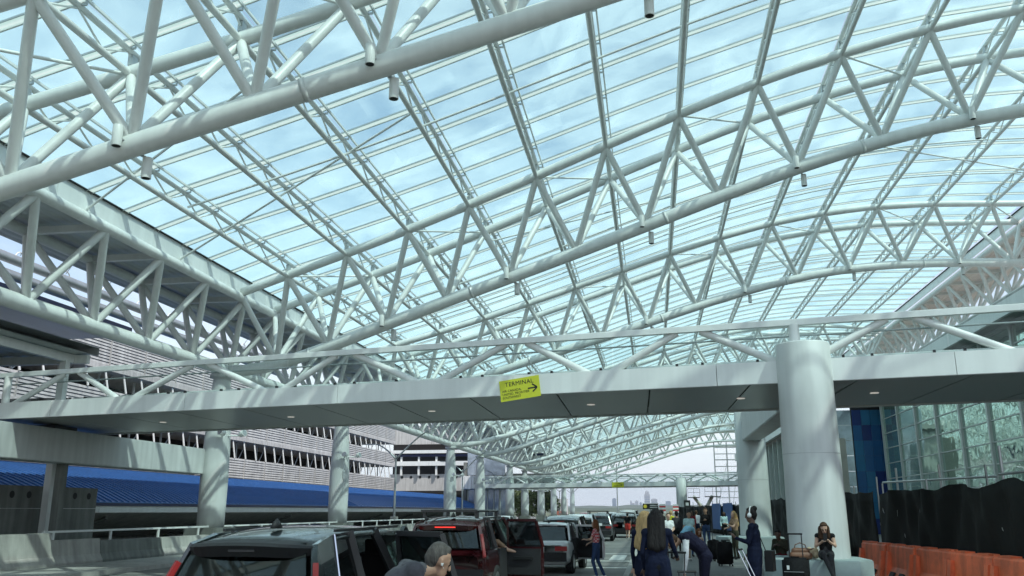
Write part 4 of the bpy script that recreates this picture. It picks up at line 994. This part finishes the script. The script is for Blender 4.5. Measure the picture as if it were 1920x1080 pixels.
        fr = [(-.04, -.03, belt), (-.20, -.10, zt_), (-.20, -ln+.12, zt_), (-.04, -ln+.02, belt)]
        if k == 0: fr = [(-.04,-.03,belt),(-.20,-.05,zt_),(-.20,-ln+.25,zt_),(-.04,-ln+.02,belt)]
        mb = MB()
        for a, b_ in zip(fr[:-1], fr[1:]): mb.bar(a, b_, .05, .06)
        pmesh('window_frame', mb.v, mb.f, pcol if detail < 3 else BLACKM, door)
        pmesh('window_glass', fr+[(a+.012, b_, c) for a, b_, c in fr], [(0,1,2,3),(7,6,5,4),(0,4,5,1),(1,5,6,2),(2,6,7,3),(3,7,4,0)], CARG, door)
        mb = MB(); mb.bar((-.03, -.03, belt+.01), (-.03, -ln+.03, belt+.01), .03, .03); pmesh('sill_trim', mb.v, mb.f, CHROME if detail > 2 else BLACK, door)
        pbox('door_opening_shade', (hw-.03, (y0+y1)/2, .70), (.06, ln*.94, .66), DARK, t)  # dark panel painted as the shade of the open doorway
    return t
P_DK = paint('dark_slate', (.022,.03,.031)); P_MAR = paint('maroon', (.048,.006,.008)); P_WH = paint('white', (.72,.73,.73), 0, .3); P_GR = paint('grey', (.16,.17,.18)); P_BK = paint('black', (.010,.011,.012)); P_SV = paint('silver', (.45,.46,.47), .6); P_BL = paint('navy', (.015,.025,.07)); P_RD = paint('red', (.35,.02,.02), .1)
car('dark slate crossover with black rear spoiler and its rear side door wide open', -3.90, 10.95, R(-6.8), P_DK, 4.65, 1.95, 1.69, 'suv', 3, (1, R(66)))
car('dark maroon crossover with black roof rack, lit brake lamp and open side door', -4.36, 21.4, R(-3), P_MAR, 4.75, 1.94, 1.74, 'suv', 2, (1, R(74)), True, True)
car('white saloon with its side door open beside the woman in red plaid', -3.32, 29.4, R(-3), P_WH, 4.6, 1.82, 1.50, 'sedan', 2, (1, R(64)))
car('black crossover ahead of the white saloon', -3.67, 38.3, R(-1), P_BK, 4.6, 1.86, 1.68, 'suv', 1)
car('white crossover ahead of the black crossover', -4.0, 50.3, 0, P_WH, 4.6, 1.86, 1.70, 'suv', 1)
car('mid grey crossover with roof box bars behind the red shorts walker', -3.58, 59.4, R(1), P_GR, 4.7, 1.9, 1.72, 'suv', 1, None, True)
car('black crossover next to the walker in red shorts', -2.09, 66.5, R(1), P_BK, 4.6, 1.86, 1.66, 'suv', 1)
for lab, x, y, p, k in (('silver crossover in the far queue', -2.9, 79, P_SV, 'suv'), ('white van in the far queue', -2.6, 90, P_WH, 'van'), ('dark grey saloon in the far queue', -2.7, 101, P_GR, 'sedan'), ('red saloon in the far queue', -5.6, 96, P_RD, 'sedan'), ('black saloon in the far middle lane', -6.0, 76, P_BK, 'sedan'), ('white saloon parked by the far parapet', -13.0, 78, P_WH, 'sedan'), ('navy crossover in the far middle lane', -6.2, 112, P_BL, 'suv'), ('silver saloon near the distant footbridge', -2.6, 116, P_SV, 'sedan'), ('black van beyond the distant footbridge', -3.0, 130, P_BK, 'van'), ('white crossover beyond the distant footbridge', -6.2, 138, P_WH, 'suv'), ('red crossover beyond the distant footbridge', -9.4, 126, P_RD, 'suv')):
    car(lab, x, y, R(random.uniform(-2, 2)), p, 4.6, 1.84, {'suv':1.68,'van':1.95,'sedan':1.46}[k], k, 0)
# ================================================================ people
SKIN = {'light': mat('skin_light', (.52,.33,.24), .55, var=.05), 'tan': mat('skin_tan', (.36,.21,.14), .55, var=.05), 'dark': mat('skin_dark', (.10,.055,.038), .5, var=.05)}
def cloth(name, col, rough=.85): return mat('cloth_'+name, col, rough, var=.22, vscale=7, bump=.7, bscale=22, spec=.12)
HAIRM = {k: mat('hair_'+k, c, .6, var=.45, vscale=45, stretch=(1,1,.12), bump=.8, bscale=70, spec=.2) for k, c in (('black',(.012,.010,.010)),('brown',(.06,.032,.018)),('auburn',(.16,.06,.025)),('blond',(.42,.28,.13)),('grey',(.075,.068,.062)))}
EYE = mat('eye_dark', (.015,.012,.010), .2); LIP = mat('lip', (.30,.10,.08), .5)
class Fig:
    def __init__(s): s.p = []
    def cap(s, a, b, ra, rb, m): s.p.append((Vector(a), Vector(b), ra, rb, m)); return s
    def ball(s, a, r, m): return s.cap(a, Vector(a)+Vector((0,0,.001)), r, r, m)
def fig_mesh(name, prims, voxel, parent, M):
    mats = []; idx = []
    v = []; f = []
    for a, b, ra, rb, m in prims:
        if m not in mats: mats.append(m)
        d = (b-a); ln = d.length; t = d.normalized() if ln > 1e-6 else Vector((0,0,1))
        n = 12; pts = []; rr = []
        for q in np.linspace(-1, 0, 4)[:-1]: pts.append(a+t*ra*math.sin(q*math.pi/2)*.999); rr.append(max(.0015, ra*math.cos(q*math.pi/2)))
        for q in np.linspace(0, 1, 5): pts.append(a+d*q); rr.append(ra+(rb-ra)*q)
        for q in np.linspace(0, 1, 4)[1:]: pts.append(b+t*rb*math.sin(q*math.pi/2)*.999); rr.append(max(.0015, rb*math.cos(q*math.pi/2)))
        up = Vector((0,0,1)) if abs(t.z) < .9 else Vector((0,1,0)); s = t.cross(up).normalized(); u = s.cross(t)
        o = len(v); k = len(pts)
        for p, r_ in zip(pts, rr):
            for j in range(n): an = 2*math.pi*j/n; v.append(p+s*(r_*math.cos(an))+u*(r_*math.sin(an)))
        for i in range(k-1):
            for j in range(n): j2 = (j+1) % n; f.append((o+i*n+j, o+i*n+j2, o+(i+1)*n+j2, o+(i+1)*n+j))
        f.append(tuple(o+j for j in range(n-1, -1, -1))); f.append(tuple(o+(k-1)*n+j for j in range(n)))
    me = bpy.data.meshes.new('tmp'); me.from_pydata([tuple(x) for x in v], [], f); me.update()
    t = bpy.data.objects.new('tmp', me); COL.objects.link(t)
    r = t.modifiers.new('r', 'REMESH'); r.mode = 'VOXEL'; r.voxel_size = voxel; r.adaptivity = 0
    sm = t.modifiers.new('s', 'SMOOTH'); sm.factor = .5; sm.iterations = 3 if voxel < .013 else 1
    dg = bpy.context.evaluated_depsgraph_get(); out = bpy.data.meshes.new_from_object(t.evaluated_get(dg)); bpy.data.objects.remove(t); bpy.data.meshes.remove(me)
    n = len(out.polygons); c = np.zeros(n*3); out.polygons.foreach_get('center', c); c = c.reshape(-1, 3)
    best = np.full(n, 1e9); mi = np.zeros(n, int)
    for a, b, ra, rb, m in prims:
        A = np.array(a); Bv = np.array(b-a); q = np.clip(((c-A)@Bv)/max(1e-9, Bv@Bv), 0, 1); d = np.linalg.norm(c-A-q[:, None]*Bv, axis=1)-(ra+(rb-ra)*q)
        w_ = d < best; best[w_] = d[w_]; mi[w_] = mats.index(m)
    out.materials.clear()
    for m in mats: out.materials.append(m)
    out.polygons.foreach_set('material_index', mi); out.polygons.foreach_set('use_smooth', [True]*n); out.update(); out.name = name
    return _link(bpy.data.objects.new(name, out), parent, M)
def hand(F, w_, d, m, curl=.5, fine=True):
    """palm plus four unequal fingers and a thumb, pointing along d from the wrist"""
    w_ = Vector(w_); d = Vector(d).normalized(); s = d.cross(Vector((0,0,1))); s = s.normalized() if s.length > .1 else Vector((1,0,0)); dn = s.cross(d).normalized()
    if dn.z > 0: dn = -dn
    pl = w_+d*.085
    F.cap(w_+d*.02-s*.014, pl-s*.022, .021, .019, m); F.cap(w_+d*.02+s*.014, pl+s*.022, .021, .018, m)
    if not fine: F.cap(pl, pl+d*.06+dn*.03, .03, .02, m); return
    for k, ln in zip((-1.5, -.5, .5, 1.5), (.068, .078, .073, .056)):
        b = pl+s*(k*.0185); c = b+d*ln*.5+dn*ln*.18*curl*2; e = c+d*ln*.32+dn*ln*.45*curl*2
        F.cap(b, c, .0095, .009, m); F.cap(c, e, .009, .0075, m)
    th = w_+d*.035-s*.028; F.cap(th, th+d*.035-s*.028+dn*.01, .0115, .0105, m); F.cap(th+d*.035-s*.028+dn*.01, th+d*.065-s*.03+dn*.03, .0105, .0085, m)
BASE = dict(pelvis=(0,0,.94), waist=(0,0,1.08), chest=(0,.01,1.27), neck=(0,.01,1.44), head=(0,.035,1.585), shL=(-.175,0,1.385), shR=(.175,0,1.385), elL=(-.225,-.02,1.11), elR=(.225,-.02,1.11), wrL=(-.225,.07,.88), wrR=(.225,.07,.88),
            hiL=(-.09,0,.92), hiR=(.09,0,.92), knL=(-.10,.02,.50), knR=(.10,.02,.50), anL=(-.10,-.02,.085), anR=(.10,-.02,.085), toL=(-.115,.13,.035), toR=(.115,.13,.035), look=(0,1,0))
def person(label, x, y, rz, h, top, bottom, skin='light', hair='brown', hstyle='short', pose=None, shoes=None, sleeve='long', z=.13, fine=True, vox=None, female=False, skirt=None, legs=None, vest=None, coat=0., extra=None, belly=0.):
    t = thing('person', label, 'person', (x, y, z), rz, 'people on the island and kerb')
    J = {k: Vector(v) for k, v in BASE.items()}
    for k, v in (pose or {}).items(): J[k] = Vector(v)
    k_ = h/1.70; sk = SKIN[skin]; shoes = shoes or BLACK; legs = legs or bottom; F = Fig(); fem = female
    # torso
    ax = (J['shR']-J['shL']).normalized(); wid = .115 if fem else .125
    F.cap(J['pelvis']-ax*.065, J['pelvis']+ax*.065, .125 if fem else .118, .125 if fem else .118, bottom)
    F.cap(J['pelvis'], J['waist'], .125, .115, bottom if not coat else top); F.cap(J['waist']-ax*.04, J['waist']+ax*.04, .108 if fem else .122, .108 if fem else .122, top)
    F.cap(J['waist']-ax*.035, J['chest']-ax*.06, .11, wid, top); F.cap(J['waist']+ax*.035, J['chest']+ax*.06, .11, wid, top)
    F.cap(J['chest']-ax*.06, J['shL']*.75+J['shR']*.25, wid, .07, top); F.cap(J['chest']+ax*.06, J['shR']*.75+J['shL']*.25, wid, .07, top)
    F.cap(J['shL'], J['shR'], .068, .068, top); F.cap((J['chest']+J['neck'])/2, J['neck']*.85+J['chest']*.15, .10, .062, top)
    if fem:
        fwd = ax.cross(Vector((0,0,1))); fwd = -fwd if fwd.y < 0 else fwd
        for s in (-1, 1): F.ball(J['chest']+ax*.07*s+fwd*.065, .068, top)
    if belly: F.ball(J['waist']+Vector((0, .05, 0)), .12+belly, top)
    if coat: F.cap(J['pelvis']-ax*.05+Vector((0,0,.05)), (J['hiL']+J['knL']*coat)/(1+coat), .135, .12, top); F.cap(J['pelvis']+ax*.05+Vector((0,0,.05)), (J['hiR']+J['knR']*coat)/(1+coat), .135, .12, top)
    hd = J['head']; nk = J['neck']; lk = J['look'].normalized(); upv = (hd-nk).normalized(); upv = (upv*.6+Vector((0,0,.4))) if abs(lk.z) < .5 else upv; upv = (upv-lk*upv.dot(lk)).normalized(); sd_ = lk.cross(upv).normalized()
    F.cap(nk-Vector((0,0,.03)), hd-upv*.06-lk*.015, .054, .05, sk)
    F.ball(hd+upv*.035-lk*.012, .094, sk); F.cap(hd+upv*.01+lk*.012, hd-upv*.075+lk*.045, .078, .044, sk); F.ball(hd-upv*.062+lk*.030, .056, sk)
    F.cap(hd+upv*.02+lk*.088, hd-upv*.018+lk*.103, .009, .014, sk)
    for s in (-1, 1): F.cap(hd+sd_*.088*s+upv*.015-lk*.005, hd+sd_*.086*s-upv*.025-lk*.002, .014, .010, sk)
    if fine:
        for s in (-1, 1): F.ball(hd+sd_*.034*s+upv*.012+lk*.080, .0125, EYE); F.cap(hd+sd_*.02*s+upv*.035+lk*.083, hd+sd_*.05*s+upv*.034+lk*.074, .007, .006, HAIRM[hair])
        F.cap(hd-sd_*.02-upv*.052+lk*.086, hd+sd_*.02-upv*.052+lk*.086, .007, .007, LIP)
    for s in 'LR':
        sl = top if sleeve != 'none' else sk; sl2 = top if sleeve == 'long' else sk
        if vest: sl = sl2 = vest
        e = J['el'+s]; w_ = J['wr'+s]; sh = J['sh'+s]
        if sleeve == 'short' and not vest: mid = sh*.45+e*.55; F.cap(sh, mid, .06, .052, sl); F.cap(mid, e, .043, .038, sk)
        else: F.cap(sh, e, .058 if not fem else .05, .044 if not fem else .039, sl)
        F.cap(e, w_, .043 if not fem else .037, .030 if sl2 is not sk else .026, sl2)
        dr = (pose or {}).get('hd'+s); dr = Vector(dr) if dr else (w_-e)
        hand(F, w_, dr, sk, .5, fine)
        hi, kn, an, to = J['hi'+s], J['kn'+s], J['an'+s], J['to'+s]
        F.cap(hi, kn, .098 if fem else .092, .062, legs); F.cap(kn, an, .062, .046 if legs is bottom else .040, legs)
        F.cap(an+Vector((0,0,-.01)), to, .045, .036, shoes); F.cap(an+Vector((0,0,-.02)), an+(an-to).normalized()*.05*Vector((1,1,0)).length/1.4+Vector((0,0,-.045)), .042, .036, shoes)
        if skirt: F.cap(hi, hi*(1-skirt)+kn*skirt, .115, .105, bottom)
    if extra: extra(F, J)
    v_ = vox or (.011 if fine else .02)
    S = Matrix.Diagonal((k_*.94, k_*.94, k_, 1))
    fig_mesh('body', F.p, v_, t, RM[t] @ S)
    H_ = Fig(); hm = HAIRM[hair]
    if hstyle != 'none':
        H_.ball(hd+upv*.048-lk*.026, .0945, hm); H_.ball(hd+upv*.03-lk*.036, .090, hm); H_.cap(hd+upv*.105+lk*.02-sd_*.04, hd+upv*.105+lk*.02+sd_*.04, .028, .028, hm)
        H_.cap(hd+upv*.0-lk*.06, hd-upv*.05-lk*.05, .07, .05, hm)
        if hstyle in ('long', 'mid'):
            bk = -lk; bk = Vector((bk.x, bk.y, 0)); bk = bk.normalized() if bk.length > .05 else Vector((0,-1,0)); ln = .40 if hstyle == 'long' else .19
            for s in (-1, 0, 1):
                a = hd+sd_*.06*s+bk*.05; H_.cap(a, a+Vector((0,0,-ln*(1 if s == 0 else .93)))+bk*(.07 if hstyle == 'long' else .02)+sd_*.012*s, .076, .072, hm)
            for s in (-1, 1): H_.cap(hd+sd_*.085*s+upv*.05, hd+sd_*.098*s+Vector((0,0,-min(ln, .22))), .03, .032, hm)
        if hstyle == 'bun': H_.ball(hd+upv*.10-lk*.10, .052, hm)
        fig_mesh('hair', H_.p, max(.010, v_*.9), t, RM[t] @ S)
    t['_h'] = 1
    return t, J, k_
def acc(t, J, k_, F, name, vox=.011): return fig_mesh(name, F.p, vox, t, RM[t] @ Matrix.Diagonal((k_*.94, k_*.94, k_, 1)))
NAVY = cloth('navy', (.008,.011,.028)); NAVY2 = cloth('navy_vest', (.013,.013,.028)); CBLK = cloth('black', (.012,.012,.013)); CWHT = cloth('white', (.70,.71,.72)); CGRY = cloth('grey_jacket', (.085,.085,.095)); JEAN = cloth('denim', (.035,.06,.13)); CSKY = cloth('sky_blue', (.25,.48,.62)); CTEAL = cloth('pale_teal', (.40,.55,.56)); CDGR = cloth('dark_grey', (.04,.04,.043)); CTAN = cloth('tan', (.30,.20,.13)); CRED = cloth('red_shorts', (.50,.05,.04)); CWINE = cloth('wine', (.10,.012,.016)); COLV = cloth('olive', (.05,.05,.035))
# red plaid from a real check woven into the cloth
PLAID = cloth('red_plaid', (.50,.05,.06)); _n = PLAID.node_tree.nodes; _l = PLAID.node_tree.links; _b = _n['Principled BSDF']
_ck = _n.new('ShaderNodeTexChecker'); _ck.inputs['Scale'].default_value = 22; _ck.inputs['Color1'].default_value = (.50,.05,.06,1); _ck.inputs['Color2'].default_value = (.62,.42,.42,1); _g = _n.new('ShaderNodeNewGeometry'); _l.new(_g.outputs['Position'], _ck.inputs['Vector']); _l.new(_ck.outputs['Color'], _b.inputs['Base Color'])
DENW = cloth('white_shoe', (.65,.65,.63))

# stooping man by the open car door
person('man in grey jacket with white earbud stooping beside the dark car', -1.90, 6.67, R(-62), 1.74, CGRY, JEAN, 'tan', 'grey', 'short',
       dict(pelvis=(0,-.26,.94), waist=(0,-.18,1.09), chest=(0,.0,1.29), neck=(0,.19,1.40), head=(0,.31,1.44), look=(0,.90,-.43), shL=(-.19,.08,1.39), shR=(.19,.08,1.39), elL=(-.25,.16,1.06), elR=(.25,.16,1.06), wrL=(-.2,.34,.92), wrR=(.2,.34,.92), hiL=(-.09,-.16,.90), hiR=(.09,-.16,.90), knL=(-.1,-.02,.5), knR=(.1,-.1,.5), anL=(-.1,-.05,.085), anR=(.1,-.22,.085), toL=(-.11,.1,.035), toR=(.11,-.07,.035)), z=0, vox=.009,
       extra=lambda F, J: (F.ball(J['head']+Vector((.088,.0,-.012)), .013, STEELF), F.cap(J['head']+Vector((.088,.004,-.015)), J['head']+Vector((.086,.02,-.05)), .006, .006, STEELF)))
# reaching passenger inside the maroon car: seated, arm out of the door
person('passenger reaching a bare arm out of the maroon car', -3.80, 20.9, R(-3), 1.70, CTAN, JEAN, 'light', 'brown', 'short',
       dict(pelvis=(0,0,.72), waist=(0,.01,.86), chest=(0,.03,1.04), neck=(0,.05,1.21), head=(0,.08,1.35), shL=(-.175,.04,1.15), shR=(.175,.04,1.15), elR=(.44,.06,.97), wrR=(.70,.05,.92), hdR=(1,0,-.2), elL=(-.24,.05,.88), wrL=(-.2,.25,.80), hiL=(-.09,.02,.70), hiR=(.09,.02,.70), knL=(-.1,.42,.72), knR=(.1,.42,.72), anL=(-.1,.44,.36), anR=(.1,.44,.36), toL=(-.11,.56,.32), toR=(.11,.56,.32)), z=0.0, sleeve='short')
# woman in red plaid
person('woman in red plaid shirt and jeans with auburn hair at the open white door', -1.66, 26.0, R(80), 1.60, PLAID, JEAN, 'light', 'auburn', 'mid',
       dict(elL=(-.2,.12,1.14), wrL=(-.12,.30,1.12), hdL=(0,1,.2), elR=(.21,.06,1.12), wrR=(.12,.26,1.02), knL=(-.1,.10,.50), anL=(-.1,-.02,.085), knR=(.10,-.02,.5), anR=(.1,-.22,.09), toR=(.11,-.08,.04), toL=(-.11,.12,.035)), DENW, 'short', z=0, female=True)
# navy suit pair
t, J, k_ = person('woman in navy suit with very long black hair seen from behind', .03, 13.4, R(6), 1.73, NAVY, CBLK, 'dark', 'black', 'long',
       dict(elR=(.27,.10,1.14), wrR=(.33,.34,1.05), hdR=(.2,1,-.2), elL=(-.235,-.02,1.11), wrL=(-.2,.12,.9), look=(.15,1,-.1)), BLACK, 'long', female=True, coat=.45)
person('blond woman in dark navy standing close beside the long black hair', -.14, 14.2, R(-12), 1.70, NAVY, CBLK, 'light', 'blond', 'long', dict(look=(.5,.8,0)), BLACK, 'long', female=True, coat=.3)
# bending attendant
person('attendant in dark vest and white sleeves bending down over a bag', .66, 15.4, R(98), 1.76, NAVY2, NAVY2, 'tan', 'brown', 'short',
       dict(pelvis=(0,-.16,.95), waist=(0,-.08,1.09), chest=(0,.10,1.22), neck=(0,.27,1.24), head=(0,.39,1.17), look=(0,.62,-.78), shL=(-.175,.19,1.25), shR=(.175,.19,1.25), elL=(-.22,.20,.97), wrL=(-.19,.24,.72), hdL=(0,.1,-1), elR=(.22,.36,1.08), wrR=(.16,.52,1.12), hdR=(0,1,.1), hiL=(-.09,-.15,.93), hiR=(.09,-.15,.93), knL=(-.1,-.10,.5), knR=(.1,-.12,.5), anL=(-.1,-.16,.085), anR=(.1,-.16,.085), toL=(-.11,0,.035), toR=(.11,0,.035)), vest=CWHT)
# headphone wearer
t, J, k_ = person('person in navy uniform with white headphones pulling a black suitcase', 1.78, 17.0, R(72), 1.76, NAVY, NAVY, 'dark', 'black', 'bun',
       dict(elL=(-.22,.06,1.13), wrL=(-.17,.30,1.20), hdL=(0,.6,.7), elR=(.23,-.04,1.1), wrR=(.21,.16,.93), hdR=(0,.7,-.6), look=(0,1,-.18)), BLACK, 'long', coat=.5, skirt=.75)
F = Fig(); hd = J['head']
for a in np.linspace(-1.35, 1.35, 9)[:-1]:
    b = a+2.7/8; F.cap(hd+Vector((.115*math.sin(a), -.01, .03+.118*math.cos(a))), hd+Vector((.115*math.sin(b), -.01, .03+.118*math.cos(b))), .014, .014, STEELF)
for s in (-1, 1): F.cap(hd+Vector((s*.098,0,-.0)), hd+Vector((s*.115,0,0)), .044, .040, STEELF)
acc(t, J, k_, F, 'headphones')
F = Fig(); F.cap((.10,1.42*0-.02,1.40), (.20,-.16,.98), .012, .012, BLACK); acc(t, J, k_, F, 'bag_strap')
box('shoulder_bag', RM[t] @ Vector((.22,-.22,.84)), (.30,.14,.36), BLACK, t, R(72))
# seated woman
seat = dict(pelvis=(0,0,.12), waist=(0,.0,.26), chest=(0,.02,.42), neck=(0,.08,.575), head=(0,.155,.685), look=(-.1,.8,-.6), shL=(-.17,.04,.52), shR=(.17,.04,.52), elL=(-.22,.09,.31), wrL=(-.08,.28,.42), hdL=(.3,.8,.3), elR=(.22,.09,.30), wrR=(.06,.30,.40), hdR=(-.3,.8,.3), hiL=(-.09,.02,.10), hiR=(.09,.02,.10), knL=(-.12,.44,.09), knR=(.05,.46,.15), anL=(-.14,.46,-.36), anR=(-.12,.50,-.28), toL=(-.16,.60,-.42), toR=(-.16,.63,-.35))
t, J, k_ = person('seated woman in black with brown hair looking down at a phone', 3.52, 19.80, R(168), 1.58, CBLK, CDGR, 'light', 'brown', 'mid', seat, BLACK, 'none', z=.855, female=True)
box('phone', RM[t] @ Vector((-.02,.40,.475)), (.075,.012,.15), BLACK, t, R(168))
# others
person('seated person in wine trousers and olive top behind the tall suitcase', 3.30, 25.0, R(150), 1.68, COLV, CWINE, 'dark', 'black', 'short', dict(seat, look=(0,1,-.3)), BLACK, 'long', z=.55, fine=False)
person('person in white T-shirt and dark trousers holding hands together in the crowd', .51, 34.0, R(200), 1.62, CWHT, CDGR, 'light', 'brown', 'short', dict(elL=(-.22,.06,1.12), wrL=(-.04,.24,1.02), elR=(.22,.06,1.12), wrR=(.04,.24,1.02)), None, 'short', fine=False)
person('woman in sky blue top bending over, back toward the sun stripes', 1.11, 33.0, R(-25), 1.66, CSKY, CSKY, 'light', 'blond', 'mid', dict(pelvis=(0,-.12,.95), waist=(0,0,1.05), chest=(0,.2,1.12), neck=(0,.36,1.1), head=(0,.47,1.06), look=(0,.7,-.7), shL=(-.175,.3,1.12), shR=(.175,.3,1.12), elL=(-.2,.38,.86), wrL=(-.15,.5,.65), elR=(.2,.38,.86), wrR=(.15,.5,.65), hiL=(-.1,-.12,.92), hiR=(.1,-.12,.92)), DENW, 'short', fine=False, female=True, legs=CTAN)
person('stout person in pale teal T-shirt behind the bending sky blue top', 1.34, 36.0, R(190), 1.68, CTEAL, JEAN, 'tan', 'black', 'short', None, None, 'short', fine=False, belly=.05)
person('man in black jacket and jeans looking at a phone in the crowd', 2.32, 42.0, R(170), 1.84, CBLK, JEAN, 'tan', 'brown', 'short', dict(elL=(-.22,.08,1.12), wrL=(-.06,.30,1.22), elR=(.22,.08,1.12), wrR=(.04,.30,1.20), look=(0,.9,-.4), knL=(-.12,.06,.5), anL=(-.16,.1,.085), toL=(-.18,.25,.035)), None, 'long', fine=False)
person('crouching person in white top beside the man in black jacket', 1.66, 36.3, R(200), 1.62, CWHT, CRED, 'light', 'auburn', 'mid', dict(seat), None, 'short', z=.40, fine=False, female=True)
person('blond woman in tan top leaning on the stout column behind the footbridge', 2.92, 34.2, R(120), 1.70, CTAN, COLV, 'light', 'blond', 'long', dict(elL=(-.2,.2,1.15), wrL=(-.1,.4,1.24), elR=(.22,.12,1.12), wrR=(.1,.34,1.1)), None, 'short', fine=False, female=True)
person('walker in black top and red shorts beside the queue of cars', -1.8, 62.0, R(-8), 1.70, CBLK, CRED, 'light', 'black', 'short', dict(knL=(-.1,.12,.52), anL=(-.1,.08,.085), toL=(-.1,.22,.04), anR=(.1,-.22,.10), toR=(.1,-.08,.035)), DENW, 'short', z=0, fine=False, legs=SKIN['light'], skirt=.6)
for lab, x, y, tp, bt, sk_, hr_, hs_, hh in (
    ('person in black top at the left of the striped boards', .35, 40.5, CBLK, CDGR, 'dark', 'black', 'short', 1.76), ('person in grey hoodie behind the white T-shirt', .95, 39.0, CDGR, CBLK, 'tan', 'black', 'short', 1.70),
    ('person in yellow top below the striped boards', .85, 47.0, cloth('yellow', (.6,.55,.05)), JEAN, 'light', 'blond', 'short', 1.72), ('person in wine top beside the dark totem sign', 2.0, 47.5, CWINE, CBLK, 'dark', 'black', 'mid', 1.74),
    ('person in white shirt by the far fence', 2.35, 52.0, CWHT, NAVY, 'tan', 'brown', 'short', 1.74), ('person in pink top in the far crowd by the queue', -.55, 58.0, cloth('pink', (.55,.25,.25)), CDGR, 'light', 'blond', 'mid', 1.66),
    ('person in navy jacket by the far crossing', .2, 66.0, NAVY, CBLK, 'light', 'brown', 'short', 1.76), ('person in grey coat by the far fence end', 3.2, 58.0, CDGR, JEAN, 'tan', 'black', 'short', 1.72), ('person in teal top near the blue tarpaulin', 4.1, 55.0, CTEAL, CBLK, 'dark', 'black', 'mid', 1.66)):
    person(lab, x, y, R(random.uniform(0, 360)), hh, tp, bt, sk_, hr_, hs_, None, None, 'long', fine=False, vox=.026)

# ================================================================ luggage
def suitcase(lab, x, y, rz, w_=.44, d=.26, h=.66, tilt=0., handle=.45, m=None, hm=None):
    t = thing('suitcase', lab, 'suitcase', (x, y, .13), rz, 'wheeled suitcases')
    m = m or CBLK
    if tilt: RM[t] = RM[t] @ Matrix.Rotation(tilt, 4, 'X'); t.matrix_basis = RM[t]
    bm = bmesh.new(); bmesh.ops.create_cube(bm, size=1); bmesh.ops.scale(bm, vec=(w_, d, h), verts=bm.verts); bmesh.ops.bevel(bm, geom=bm.edges[:], offset=.045, segments=3, affect='EDGES')
    me = bpy.data.meshes.new('shell'); bm.to_mesh(me); bm.free(); me.materials.append(m); me.polygons.foreach_set('use_smooth', [True]*len(me.polygons)); _link(bpy.data.objects.new('shell', me), t, RM[t] @ Matrix.Translation((0, 0, .06+h/2)))
    pbox('front_pocket', (0, d/2+.02, .06+h*.38), (w_*.82, .06, h*.55), m, t); pbox('side_grip', (0, d/2*.2, .06+h+.012), (.16, .04, .025), m, t)
    mb = MB(); mb.box((0, d/2+.053, .06+h*.64), (w_*.78, .008, .012)); pmesh('zip', mb.v, mb.f, GALV, t)
    for s in (-1, 1):
        for yy in (-d*.36, d*.36): ptube('wheel', (s*w_*.38, yy-.0, .035), (s*w_*.38+.03, yy, .035), .035, BLACKM, t, 10)
        ptube('handle_tube', (s*.13, -d/2+.03, .06+h*.9), (s*.13, -d/2+.03, .06+h+handle), .011, hm or BLACKM, t, 6)
    ptube('handle_grip', (-.15, -d/2+.03, .06+h+handle), (.15, -d/2+.03, .06+h+handle), .017, BLACK, t, 8)
    pbox('tag', (w_*.22, d/2+.055, .06+h*.75), (.05, .008, .08), STEELF, t)
    return t
suitcase('black suitcase with bright silver handle tilted behind the headphone wearer', 1.80, 16.2, R(70), .42, .26, .56, R(-24), .50, None, CHROME)
suitcase('tall black suitcase with raised black handle at the concrete bench', 2.80, 19.2, R(160), .50, .30, .74, 0, .46)
suitcase('black suitcase behind the bending attendant near the far bench', 2.2, 30.0, R(20), .48, .28, .70, 0, .05)
suitcase('black cabin bag in front of the navy suit pair', .27, 14.3, R(-20), .40, .26, .52, R(-14), .52, CDGR)
suitcase('black stroller bag at the feet of the bending attendant', .46, 14.4, R(15), .46, .34, .44, R(-8), .30)
suitcase('dark suitcase standing by the crowd near the far column', 2.05, 33.0, R(-60), .46, .28, .66, 0, .3)
LEATH = mat('brown_leather', (.14,.06,.03), .5, var=.2, vscale=8); CREAM = cloth('cream_bundle', (.55,.43,.28))
hb = thing('handbag', 'brown leather handbag on the concrete bench', 'handbag', (3.02, 19.9, .855))
F = Fig(); F.cap((-.16,0,.08), (.16,0,.08), .085, .085, LEATH); F.cap((-.13,0,.18), (.13,0,.18), .06, .06, LEATH); fig_mesh('bag_body', F.p, .014, hb, RM[hb])
v, f = sweep_geo([(-.13,0,.2),(-.1,0,.30),(0,0,.34),(.1,0,.30),(.13,0,.2)], .012, 6); pmesh('strap', v, f, LEATH, hb, True)
bd = thing('bundle', 'cream cloth bundle on the concrete bench beside the handbag', 'bundle', (3.24, 20.0, .855))
F = Fig(); rr = np.random.default_rng(4)
for _ in range(9): F.ball((rr.uniform(-.12,.12), rr.uniform(-.08,.08), .07+rr.uniform(0,.12)), rr.uniform(.05,.085), CREAM)
fig_mesh('cloth', F.p, .014, bd, RM[bd]); F = Fig(); F.cap((-.03,-.06,.19), (.12,.02,.23), .03, .02, LEATH); fig_mesh('buckle_strap', F.p, .01, bd, RM[bd])

# ================================================================ the air
hzm = bpy.data.materials.new('haze_air'); hzm.use_nodes = True; hn = hzm.node_tree.nodes; hn.clear()
ho = hn.new('ShaderNodeOutputMaterial'); pv = hn.new('ShaderNodeVolumePrincipled'); pv.inputs['Color'].default_value = (.78,.86,.98,1); pv.inputs['Density'].default_value = 8e-5; pv.inputs['Anisotropy'].default_value = .2
hzm.node_tree.links.new(pv.outputs[0], ho.inputs['Volume'])
tag(box('haze', (0, 6800, 164), (18200, 14600, 330), hzm), kind='stuff')
